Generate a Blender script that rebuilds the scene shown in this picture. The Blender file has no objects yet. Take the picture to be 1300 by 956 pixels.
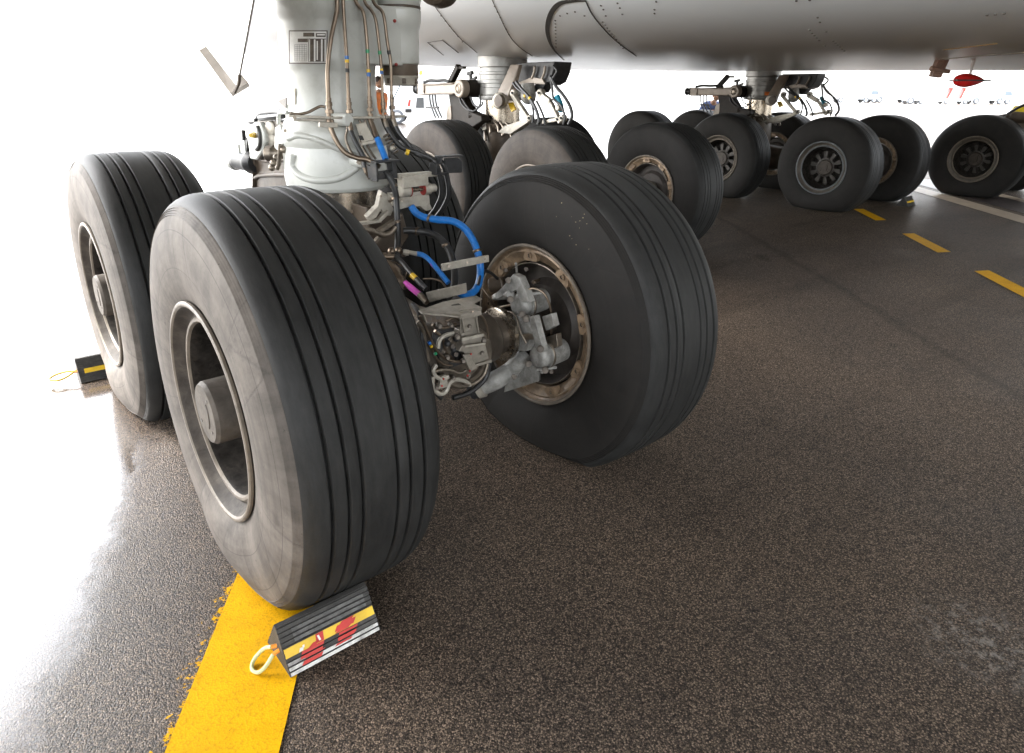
import bpy, bmesh, math, random
from math import pi, sin, cos, tan, radians, sqrt, atan2
from mathutils import Vector, Matrix, Quaternion
random.seed(7)
S = bpy.context.scene
COL = S.collection

# ------------------------------------------------------------------ camera
# World frame: origin on the ground under the near landing gear, X inboard, Y aft, Z up (metres).
CP = Vector((-1.44177, -2.97410, 1.56859))
PITCH, ROLL, FPX, CX, CY = 0.353573, 0.0075493, 858.37, 650.0, 433.5
AX, AY = 0.7651398, 0.6438642
FWD = Vector((AY * cos(PITCH), AX * cos(PITCH), -sin(PITCH)))
R0 = Vector((AX, -AY, 0.0)); U0 = R0.cross(FWD)
RGT = R0 * cos(ROLL) + U0 * sin(ROLL); UPV = U0 * cos(ROLL) - R0 * sin(ROLL)
cd = bpy.data.cameras.new('camera'); cam = bpy.data.objects.new('camera', cd); COL.objects.link(cam)
cam.matrix_world = Matrix(((RGT.x, UPV.x, -FWD.x, CP.x), (RGT.y, UPV.y, -FWD.y, CP.y), (RGT.z, UPV.z, -FWD.z, CP.z), (0, 0, 0, 1)))
cd.sensor_width = 36.0; cd.lens = 36.0 * FPX / 1300.0; cd.shift_y = -44.5 / 1300.0
cd.clip_start = 0.05; cd.clip_end = 9000
S.camera = cam

def at(px, py, **k):
    """Point where the sight line through a photo pixel meets the plane x=, y= or z=."""
    d = FWD + RGT * ((px - CX) / FPX) - UPV * ((py - CY) / FPX)
    a, v = next(iter(k.items())); i = 'xyz'.index(a)
    return CP + d * ((v - CP[i]) / d[i])

# ------------------------------------------------------------------ sky, sun, exposure
SUN_AZ, SUN_EL = radians(128), radians(47)          # direction towards the sun, azimuth measured from +X to +Y
W = bpy.data.worlds.new('World'); S.world = W; W.use_nodes = True
wn = W.node_tree; wn.nodes.clear()
sky = wn.nodes.new('ShaderNodeTexSky'); sky.sky_type = 'NISHITA'; sky.sun_disc = False
sky.sun_elevation = SUN_EL; sky.sun_rotation = pi / 2 - SUN_AZ
sky.air_density = 1.0; sky.dust_density = 2.5; sky.ozone_density = 1.0
hs = wn.nodes.new('ShaderNodeHueSaturation'); hs.inputs['Saturation'].default_value = 0.22
bg = wn.nodes.new('ShaderNodeBackground'); bg.inputs['Strength'].default_value = 0.15
wo = wn.nodes.new('ShaderNodeOutputWorld')
wn.links.new(sky.outputs[0], hs.inputs['Color']); wn.links.new(hs.outputs[0], bg.inputs[0]); wn.links.new(bg.outputs[0], wo.inputs[0])
sl = bpy.data.lights.new('sun', 'SUN'); sl.energy = 1.2; sl.angle = radians(14); sl.color = (1.0, 0.95, 0.88)
so = bpy.data.objects.new('sun', sl); COL.objects.link(so)
sd = Vector((cos(SUN_EL) * cos(SUN_AZ), cos(SUN_EL) * sin(SUN_AZ), sin(SUN_EL)))
so.rotation_euler = sd.to_track_quat('Z', 'Y').to_euler(); so.location = sd * 60
S.view_settings.view_transform = 'Standard'; S.view_settings.look = 'None'
S.view_settings.gamma = 1.0; S.view_settings.exposure = 3.6
S.render.engine = 'CYCLES'
S.cycles.use_denoising = True
S.cycles.max_bounces = 8; S.cycles.diffuse_bounces = 5; S.cycles.glossy_bounces = 4
S.cycles.caustics_reflective = False; S.cycles.caustics_refractive = False

# ------------------------------------------------------------------ node helpers and materials
class NT:
    def __init__(s, name):
        s.m = bpy.data.materials.new(name); s.m.use_nodes = True
        s.t = s.m.node_tree; s.p = s.t.nodes['Principled BSDF']; s.tc = None
    def n(s, typ, **k):
        x = s.t.nodes.new('ShaderNode' + typ)
        for a, v in k.items():
            if a.startswith('i_'): x.inputs[a[2:].replace('_', ' ')].default_value = v
            else: setattr(x, a, v)
        return x
    def l(s, a, b): s.t.links.new(a, b)
    def obj(s):
        if not s.tc: s.tc = s.n('TexCoord')
        return s.tc.outputs['Object']
    def noise(s, scale, detail=4, rough=.6, vec=None, dist=0.0):
        x = s.n('TexNoise'); x.inputs['Scale'].default_value = scale; x.inputs['Detail'].default_value = detail
        x.inputs['Roughness'].default_value = rough; x.inputs['Distortion'].default_value = dist
        s.l(vec or s.obj(), x.inputs['Vector']); return x.outputs['Fac']
    def ramp(s, fac, stops):
        x = s.n('ValToRGB'); e = x.color_ramp.elements
        while len(e) < len(stops): e.new(0.5)
        for q, (p, c) in zip(e, stops): q.position = p; q.color = (*c, 1) if len(c) == 3 else c
        s.l(fac, x.inputs[0]); return x.outputs[0]
    def math(s, op, a, b=None, c=None, clamp=False):
        x = s.n('Math', operation=op, use_clamp=clamp)
        for i, v in enumerate((a, b, c)):
            if v is None: continue
            if isinstance(v, (int, float)): x.inputs[i].default_value = v
            else: s.l(v, x.inputs[i])
        return x.outputs[0]
    def mix(s, fac, a, b, mode='MIX'):
        x = s.n('Mix', data_type='RGBA', blend_type=mode)
        for i, v in ((0, fac), (6, a), (7, b)):
            if isinstance(v, (int, float)): x.inputs[i].default_value = v
            elif isinstance(v, tuple): x.inputs[i].default_value = (*v, 1)
            else: s.l(v, x.inputs[i])
        return x.outputs[2]
    def bump(s, h, strength=.3, dist=.005, normal=None):
        x = s.n('Bump'); x.inputs['Strength'].default_value = strength; x.inputs['Distance'].default_value = dist
        s.l(h, x.inputs['Height'])
        if normal: s.l(normal, x.inputs['Normal'])
        return x.outputs[0]
    def sep(s, vec=None):
        x = s.n('SeparateXYZ'); s.l(vec or s.obj(), x.inputs[0]); return x.outputs
    def set(s, **k):
        for a, v in k.items():
            i = s.p.inputs[a.replace('_', ' ')]
            if isinstance(v, tuple) and len(v) == 3: v = (*v, 1)
            if isinstance(v, (int, float, tuple)): i.default_value = v
            else: s.l(v, i)

def plain(name, col, rough=.5, metal=0.0, var=.18, scale=14, bump=.06, grime=0.0, gcol=(.03, .025, .02), coat=0.0, emit=None, rv=.25, spec=None):
    """Paint, rubber or metal with blotchy tone, uneven gloss and optional grime."""
    t = NT(name); a = t.noise(scale, 6); b = t.noise(scale * 7, 3)
    lo = tuple(c * (1 - var) for c in col); hi = tuple(min(1, c * (1 + var)) for c in col)
    c = t.ramp(a, [(.3, lo), (.7, hi)])
    if grime:
        g = t.ramp(t.noise(scale * .7, 8, .72, dist=.4), [(.62 - .22 * grime, (0, 0, 0)), (.74, (1, 1, 1))])
        c = t.mix(t.math('MULTIPLY', g, .85 * min(1, grime + .3)), c, gcol)
    t.set(Base_Color=c, Metallic=metal, Roughness=t.math('ADD', t.math('MULTIPLY', b, rv), rough - rv / 2, clamp=True))
    if bump: t.set(Normal=t.bump(b, bump, .004))
    if coat: t.set(Coat_Weight=coat, Coat_Roughness=.15)
    if spec is not None: t.p.inputs['Specular IOR Level'].default_value = spec
    if emit: t.set(Emission_Color=emit[0], Emission_Strength=emit[1])
    return t.m

def asphalt_mat():
    t = NT('wet_asphalt'); o = t.obj()
    v = t.n('TexVoronoi', i_Scale=235.0); t.l(o, v.inputs['Vector'])
    v2 = t.n('TexVoronoi', i_Scale=470.0); t.l(o, v2.inputs['Vector'])
    cell = t.sep(v.outputs['Color'])[0]; cell2 = t.sep(v2.outputs['Color'])[1]
    stone = t.ramp(cell, [(0, (.020, .0155, .012)), (.3, (.056, .043, .032)), (.58, (.128, .097, .072)), (.82, (.25, .19, .139)), (1, (.46, .35, .258))])
    stone = t.mix(.28, stone, t.ramp(cell2, [(0, (.024, .018, .014)), (.5, (.080, .061, .046)), (1, (.25, .19, .14))]))
    gap = t.ramp(v.outputs['Distance'], [(.42, (1, 1, 1)), (.8, (.22, .22, .22))])
    c = t.mix(1.0, stone, gap, 'MULTIPLY')
    big = t.ramp(t.noise(.55, 5, .6), [(.3, (.74, .74, .76)), (.7, (1.14, 1.1, 1.06))])
    c = t.mix(1.0, c, big, 'MULTIPLY')
    # dark worn streaks that run along the taxi direction
    mp = t.n('Mapping'); mp.inputs['Rotation'].default_value = (0, 0, radians(48)); mp.inputs['Scale'].default_value = (.12, 1.1, 1)
    t.l(o, mp.inputs['Vector'])
    c = t.mix(1.0, c, t.ramp(t.noise(1.3, 4, .55, vec=mp.outputs[0]), [(.36, (.72, .71, .70)), (.5, (1, 1, 1))]), 'MULTIPLY')
    # pale dried patches
    c = t.mix(t.math('MULTIPLY', t.ramp(t.noise(1.7, 7, .75, dist=.6), [(.66, (0, 0, 0)), (.8, (1, 1, 1))]), .35), c, (.16, .145, .125))
    x, y, z = t.sep()
    q0, q1 = at(985, 318, z=0), at(1310, 512, z=0); dq_ = (q1 - q0).normalized()
    dist = t.math('ABSOLUTE', t.math('ADD', t.math('MULTIPLY', t.math('SUBTRACT', x, q0.x), -dq_.y), t.math('ADD', t.math('MULTIPLY', t.math('SUBTRACT', y, q0.y), dq_.x), t.math('MULTIPLY', t.math('SUBTRACT', t.noise(1.1, 3), .5), .16))))
    c = t.mix(t.math('MULTIPLY', t.ramp(t.math('ADD', dist, t.math('MULTIPLY', t.noise(14, 5, .7), .05)), [(.03, (1, 1, 1)), (.10, (0, 0, 0))]), .5), c, t.mix(1.0, c, (.38, .37, .36), 'MULTIPLY'))
    sp = at(1245, 815, z=0)
    ds = t.math('SQRT', t.math('ADD', t.math('POWER', t.math('SUBTRACT', x, sp.x), 2), t.math('POWER', t.math('SUBTRACT', y, sp.y), 2)))
    sm = t.math('MULTIPLY', t.ramp(ds, [(.06, (1, 1, 1)), (.24, (0, 0, 0))]), t.ramp(t.noise(26, 8, .8), [(.50, (0, 0, 0)), (.58, (1, 1, 1))]))
    c = t.mix(t.math('MULTIPLY', sm, .55), c, (.34, .31, .28))
    oil = t.ramp(t.noise(2.6, 4, .5, dist=.5), [(.68, (0, 0, 0)), (.73, (1, 1, 1))])
    c = t.mix(t.math('MULTIPLY', oil, .45), c, t.mix(1.0, c, (.4, .38, .36), 'MULTIPLY'))
    # rain water stands in a low strip outboard of the gear and on the open apron aft
    wob = t.math('MULTIPLY', t.math('SUBTRACT', t.noise(3.0, 9, .78), .5), .42)
    edge = t.math('SUBTRACT', t.math('ADD', t.math('MULTIPLY', y, .41), t.math('ADD', wob, -.95)), x)      # > 0 inside the pool
    film = t.math('MULTIPLY', edge, 7.0, clamp=True)
    damp = t.math('MAXIMUM', film, t.math('MULTIPLY', t.math('ADD', edge, .75), .55, clamp=True))
    aft = t.math('MULTIPLY', t.math('SUBTRACT', t.math('SUBTRACT', y, t.math('MULTIPLY', x, .4)), 3.2), .6, clamp=True)
    far = t.math('MULTIPLY', t.math('SUBTRACT', x, 6.8), .12, clamp=True)
    patch = t.ramp(t.noise(.9, 5, .6), [(.5, (0, 0, 0)), (.8, (.16, .16, .16))])
    wet = t.math('ADD', t.math('MAXIMUM', damp, t.math('MAXIMUM', aft, t.math('MULTIPLY', far, .4))), patch, clamp=True)
    h = t.math('ADD', t.math('MULTIPLY', v.outputs['Distance'], -1.0), t.math('MULTIPLY', v2.outputs['Distance'], -.4))
    nb = t.bump(h, .8, .006)
    c = t.mix(t.math('MULTIPLY', wet, .85), c, t.mix(1.0, c, (.55, .52, .5), 'MULTIPLY'))
    t.set(Base_Color=c, Roughness=.75, Normal=nb); t.p.inputs['Specular IOR Level'].default_value = .14
    rim_ = t.math('SUBTRACT', 1.0, t.math('MULTIPLY', film, .95))
    cr = t.math('ADD', .035, t.math('MULTIPLY', rim_, .12))
    t.set(Coat_Weight=wet, Coat_Roughness=cr, Coat_IOR=1.6, Coat_Normal=t.bump(t.math('MULTIPLY', h, rim_), .6, .004))
    return t.m

def line_paint(name, fringe):
    """Road paint, worn; where fringe is set the left border breaks up into flakes (object x across the line)."""
    t = NT(name); o = t.obj(); x, y, z = t.sep()
    v = t.n('TexVoronoi', i_Scale=165.0); t.l(o, v.inputs['Vector'])
    c = t.ramp(t.noise(9, 6, .6), [(.3, (.64, .325, .002)), (.7, (.75, .40, .003))])
    c = t.mix(t.math('MULTIPLY', t.ramp(t.noise(60, 5, .8), [(.64, (0, 0, 0)), (.70, (1, 1, 1))]), .8), c, (.05, .035, .02))
    c = t.mix(t.math('MULTIPLY', t.ramp(t.noise(3.5, 7, .7, dist=.4), [(.5, (0, 0, 0)), (.75, (1, 1, 1))]), .35), c, (.30, .15, .02))
    c = t.mix(t.math('MULTIPLY', t.ramp(v.outputs['Distance'], [(.62, (0, 0, 0)), (.8, (1, 1, 1))]), .3), c, (.16, .08, .01))
    t.set(Base_Color=c, Roughness=.62, Normal=t.bump(v.outputs['Distance'], .12, .003)); t.p.inputs['Specular IOR Level'].default_value = .06
    if fringe:
        # x is metres from the clean paint edge; flakes get rarer outwards
        fl = t.math('ADD', t.noise(38, 6, .75), t.math('MULTIPLY', x, 2.6))
        k = t.ramp(fl, [(.5, (0, 0, 0)), (.53, (1, 1, 1))])
        tr = t.n('BsdfTransparent'); mx = t.n('MixShader')
        t.l(k, mx.inputs[0]); t.l(tr.outputs[0], mx.inputs[1]); t.l(t.p.outputs[0], mx.inputs[2])
        t.l(mx.outputs[0], t.t.nodes['Material Output'].inputs[0])
    return t.m

def sidewall_mat(name, dust, lo, hi):
    t = NT(name); o = t.obj(); x, y, z = t.sep()
    yz = t.n('CombineXYZ'); t.l(y, yz.inputs[1]); t.l(z, yz.inputs[2])
    ang = t.math('ARCTAN2', y, z)
    rad = t.math('SQRT', t.math('ADD', t.math('MULTIPLY', y, y), t.math('MULTIPLY', z, z)))
    pol = t.n('CombineXYZ'); t.l(t.math('MULTIPLY', ang, 5.0), pol.inputs[0]); t.l(t.math('MULTIPLY', rad, 2.2), pol.inputs[1]); t.l(x, pol.inputs[2])
    rg = t.n('CombineXYZ'); t.l(t.math('MULTIPLY', ang, .55), rg.inputs[0]); t.l(t.math('MULTIPLY', rad, 17.0), rg.inputs[1]); ring = t.noise(1.5, 7, .68, vec=rg.outputs[0], dist=.15)
    a = t.noise(7, 9, .72); bl = t.noise(3.4, 9, .74, dist=.2); st = t.noise(1.6, 7, .7, vec=pol.outputs[0], dist=.4)
    c = t.ramp(t.math('ADD', t.math('MULTIPLY', a, .38), t.math('ADD', t.math('MULTIPLY', st, .30), t.math('MULTIPLY', ring, .32))), [(.3, lo), (.5, tuple((p + q) / 2 for p, q in zip(lo, hi))), (.68, hi)])
    c = t.mix(t.ramp(bl, [(.47, (0, 0, 0)), (.66, (dust, dust, dust))]), c, tuple(min(1, h * 1.2) for h in hi))
    # radial hairline cracks
    vc = t.n('TexVoronoi', feature='DISTANCE_TO_EDGE', i_Scale=1.15)
    wv = t.n('CombineXYZ'); t.l(t.math('ADD', t.math('MULTIPLY', ang, 1.5), t.math('MULTIPLY', st, .16)), wv.inputs[0]); t.l(t.math('MULTIPLY', rad, .9), wv.inputs[1])
    t.l(wv.outputs[0], vc.inputs['Vector'])
    ck = t.ramp(vc.outputs['Distance'], [(.0, (1, 1, 1)), (.012, (0, 0, 0))])
    c = t.mix(t.math('MULTIPLY', ck, .32), c, (.02, .018, .016))
    for rr_, ww_ in ((.585, .0016), (.47, .0012)):
        dd_ = t.math('ABSOLUTE', t.math('SUBTRACT', rad, rr_)); c = t.mix(t.math('MULTIPLY', t.math('LESS_THAN', dd_, ww_), .45), c, (.015, .013, .012))
    c = t.mix(t.math('MULTIPLY', t.ramp(t.noise(46, 3, .6), [(.70, (0, 0, 0)), (.74, (1, 1, 1))]), .6), c, (.03, .026, .022))
    n = t.bump(t.math('SUBTRACT', t.math('ADD', a, t.math('MULTIPLY', t.noise(40, 4), .4)), t.math('MULTIPLY', ck, .8)), .14, .006)
    t.set(Base_Color=c, Roughness=.66 if lo[0] > .02 else .7, Normal=n); t.p.inputs['Specular IOR Level'].default_value = .22
    return t.m

def tread_mat():
    t = NT('tread_rubber'); x, y, z = t.sep()
    ang = t.math('ARCTAN2', y, z)
    pol = t.n('CombineXYZ'); t.l(t.math('MULTIPLY', ang, 1.2), pol.inputs[0]); t.l(t.math('MULTIPLY', x, 9), pol.inputs[1])
    a = t.noise(5, 8, .7); s = t.noise(6, 6, .7, vec=pol.outputs[0]); f = t.noise(130, 3, .7)
    c = t.ramp(t.math('ADD', t.math('MULTIPLY', a, .5), t.math('MULTIPLY', s, .5)), [(.32, (.0115, .0115, .0112)), (.66, (.029, .0288, .0275))])
    c = t.mix(t.math('MULTIPLY', t.ramp(t.noise(30, 6, .8), [(.70, (0, 0, 0)), (.76, (1, 1, 1))]), .45), c, (.12, .11, .09))
    t.set(Base_Color=c, Roughness=t.math('ADD', .46, t.math('MULTIPLY', a, .22)), Normal=t.bump(t.math('ADD', f, a), .16, .003)); t.p.inputs['Specular IOR Level'].default_value = .2
    return t.m

M = {}
M['asphalt'] = asphalt_mat()
M['line'] = line_paint('yellow_line_paint', False); M['line_worn'] = line_paint('worn_yellow_line_paint', True)
M['tread'] = tread_mat()
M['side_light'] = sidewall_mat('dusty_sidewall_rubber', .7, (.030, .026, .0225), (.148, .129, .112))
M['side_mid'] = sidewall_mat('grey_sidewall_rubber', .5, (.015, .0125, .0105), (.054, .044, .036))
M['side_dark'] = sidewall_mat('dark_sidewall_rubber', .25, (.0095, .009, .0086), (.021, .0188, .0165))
M['rim_grey'] = plain('dusty_grey_rim_paint', (.066, .056, .047), .6, 0, .45, 13, .12, .85, (.018, .015, .0125), spec=.12)
M['rim_dark'] = plain('brown_grey_rim_paint', (.10, .086, .07), .5, .1, .3, 9, .1, .5, (.03, .025, .02))
M['rim_burnt'] = plain('heat_browned_rim_metal', (.31, .22, .14), .46, .25, .55, 13, .2, 1.15, (.03, .02, .013))
M['rim_lip'] = plain('worn_rim_lip_metal', (.15, .125, .098), .5, .1, .3, 14, .08, .5, (.05, .04, .03), spec=.3)
M['well'] = plain('dark_wheel_well_metal', (.020, .0175, .015), .6, 0, .7, 22, .2, .6, (.055, .047, .04), spec=.06)  # near-black recess metal with paler dust specks
M['cap'] = plain('dusty_hub_cap_paint', (.095, .082, .069), .6, 0, .3, 16, .1, .5, (.04, .034, .028), spec=.15)
M['capdark'] = plain('dirty_cap_bolt', (.09, .078, .066), .55, .2); M['rim_blue'] = plain('blue_grey_rim_lip', (.13, .14, .145), .45, .2, .25, 12, .08, .3); M['lugdark'] = plain('dark_lug_paint', (.042, .037, .031), .5, .3, .3, 9, .1, .4)
M['cast'] = plain('grey_cast_alloy', (.30, .293, .27), .5, .1, .3, 24, .2, .75, (.06, .052, .044))
M['paint'] = plain('pale_grey_green_gear_paint', (.46, .468, .435), .38, 0, .09, 5, .03, .42, (.25, .235, .195), coat=.25)
M['chrome'] = plain('brushed_chrome', (.36, .31, .25), .26, .95, .15, 6, .02)
M['steel'] = plain('titanium_pipe_metal', (.17, .132, .098), .36, .85, .25, 18, .04, .3)
M['steel2'] = plain('stained_bare_steel', (.20, .17, .135), .42, .75, .35, 20, .1, .6, (.04, .032, .025))
M['alloy'] = plain('pale_bracket_alloy', (.38, .35, .295), .46, .2, .2, 22, .08, .5, (.10, .085, .065))
M['brown'] = plain('oily_brown_casting', (.085, .064, .046), .45, 0, .35, 9, .1, .5, (.03, .023, .017), spec=.3)
M['black'] = plain('black_rubber_hose', (.018, .018, .018), .42, 0, .3, 20, .06, .3, (.06, .055, .05))
M['blackm'] = plain('black_painted_metal', (.03, .03, .031), .45, 0, .3, 20, .08, .4, (.10, .09, .08), spec=.25)
M['blue'] = plain('blue_hose_sleeve', (.012, .15, .48), .38, 0, .22, 30, .08, .2, (.008, .05, .16))
M['purple'] = plain('purple_band', (.22, .07, .42), .4); M['pink'] = plain('pink_sleeve', (.62, .10, .48), .35, .1, .2, 30, .1, .3, (.3, .2, .25))
M['yband'] = plain('yellow_band', (.70, .45, .02), .4); M['gband'] = plain('green_band', (.01, .22, .09), .4)
M['bband'] = plain('blue_band', (.02, .13, .42), .4); M['redpaint'] = plain('red_paint_mark', (.50, .03, .022), .5)
M['orange'] = plain('orange_band', (.80, .20, .03), .4); M['white'] = plain('white_label', (.72, .71, .67), .45, grime=.25, gcol=(.3, .26, .2))
M['labeldark'] = plain('brown_label_print', (.07, .05, .04), .5, grime=.6, gcol=(.3, .26, .18))
M['hull'] = plain('aircraft_grey_paint', (.79, .835, .86), .30, 0, .02, .5, 0, 0, rv=.06)
M['hullwhite'] = plain('aircraft_white_paint', (.78, .78, .78), .4, 0, .03, .8, 0, rv=.06)
M['seam'] = plain('dark_panel_sealant', (.035, .033, .03), .5)
M['rivet'] = plain('dark_rivet_metal', (.09, .085, .075), .5)
M['rubber_chock'] = plain('chock_rubber', (.045, .043, .04), .55, 0, .35, 25, .2, .45, (.12, .11, .10), spec=.25)
M['chock_white'] = plain('scuffed_white_paint', (.62, .61, .58), .5, 0, .1, 30, .1, .7, (.10, .09, .085))
M['rope'] = plain('pale_rope', (.46, .47, .24), .7, 0, .2, 40, .2); M['rope_o'] = plain('orange_rope', (.78, .28, .02), .6)
M['redlens'] = plain('red_lens', (.60, .012, .012), .16, 0, .1, 10, 0, coat=.8)
M['glass'] = plain('tinted_glass', (.03, .035, .04), .08, 0, .1, 3, 0, coat=1.0)
M['vwhite'] = plain('vehicle_white_paint', (.74, .75, .75), .35, coat=.4); M['vtyre'] = plain('haze_pale_tyre', (.12, .13, .145), .7)  # tyre tone lifted pale, distance haze put into its colour
M['vgrey'] = plain('vehicle_grey_paint', (.52, .55, .56), .4); M['vgreen'] = plain('vehicle_pale_green', (.45, .56, .5), .4)
M['vred'] = plain('vehicle_red_paint', (.55, .04, .03), .4)
M['skin'] = plain('skin', (.42, .24, .16), .5); M['shirt_blue'] = plain('blue_shirt', (.09, .13, .30), .8, var=.25, scale=9)
M['vest_orange'] = plain('orange_jacket', (.75, .20, .03), .7); M['vest_yellow'] = plain('yellow_jacket', (.80, .62, .02), .7)
M['trouser'] = plain('dark_trousers', (.02, .024, .035), .8); M['trouser_grey'] = plain('grey_trousers', (.16, .19, .22), .8); M['hair'] = plain('dark_hair', (.03, .02, .015), .6)
M['concrete'] = plain('pale_concrete', (.33, .26, .185), .5, 0, .2, 3, .1, .35, (.16, .13, .1)); M['plum'] = plain('dark_joint_asphalt', (.045, .034, .032), .4, 0, .4, 3, .2)
M['crate'] = plain('pale_board', (.55, .44, .32), .6)
M['beige'] = plain('beige_grey_gear_paint', (.27, .225, .18), .42, .1, .15, 9, .05, .4, (.10, .08, .06)); M['grey_leg'] = plain('grey_gear_leg_paint', (.27, .265, .25), .36, .3, .18, 8, .04, .35, (.08, .07, .06)); M['vwin'] = plain('dull_vehicle_glass', (.16, .2, .23), .3); M['chock_scuff'] = plain('faint_white_scuffs', (.25, .24, .23), .55, 0, .5, 40, .1)
M['darkbrown'] = plain('oily_dark_metal', (.020, .0155, .012), .5, 0, .3, 9, .08, .4, (.008, .0065, .005), spec=.15); M['darkred'] = plain('dark_red_seal', (.28, .03, .025), .5); M['axle_metal'] = plain('dusty_brown_axle_metal', (.085, .07, .055), .45, .5, .3, 14, .1, .6, (.03, .024, .018)); M['chock_scuff2'] = plain('lightly_scuffed_rubber', (.085, .082, .078), .55, 0, .5, 40, .1)
M['ochre'] = plain('faded_ochre_line', (.36, .22, .07), .5); M['redbrown'] = plain('red_brown_mast_paint', (.36, .24, .19), .5, 0, .3, 20, .1, .5, (.2, .14, .12)); M['steel3'] = plain('dull_grey_block_metal', (.26, .235, .195), .48, .25, .25, 22, .12, .55, (.07, .055, .042)); M['mud'] = plain('dried_pale_mud', (.34, .27, .16), .8); M['disc'] = plain('sooty_brake_metal', (.045, .037, .031), .55, .2, .4, 18, .12, .5, (.012, .01, .008)); M['rope_y'] = plain('yellow_rope', (.50, .33, .03), .7); M['capbrown'] = plain('oily_brown_hub', (.055, .045, .036), .5, .1, .3, 16, .1, .5, (.02, .016, .013), spec=.3); M['beige2'] = plain('beige_lip_paint', (.46, .41, .36), .5)
M['teal'] = plain('teal_sleeve', (.01, .24, .34), .4)

# ------------------------------------------------------------------ mesh builder
def basis(ax):
    ax = Vector(ax).normalized()
    u = ax.orthogonal().normalized()
    if abs(ax.z) < .9:
        u = Vector((0, 0, 1)).cross(ax).normalized()
    return ax, u, ax.cross(u)

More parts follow.
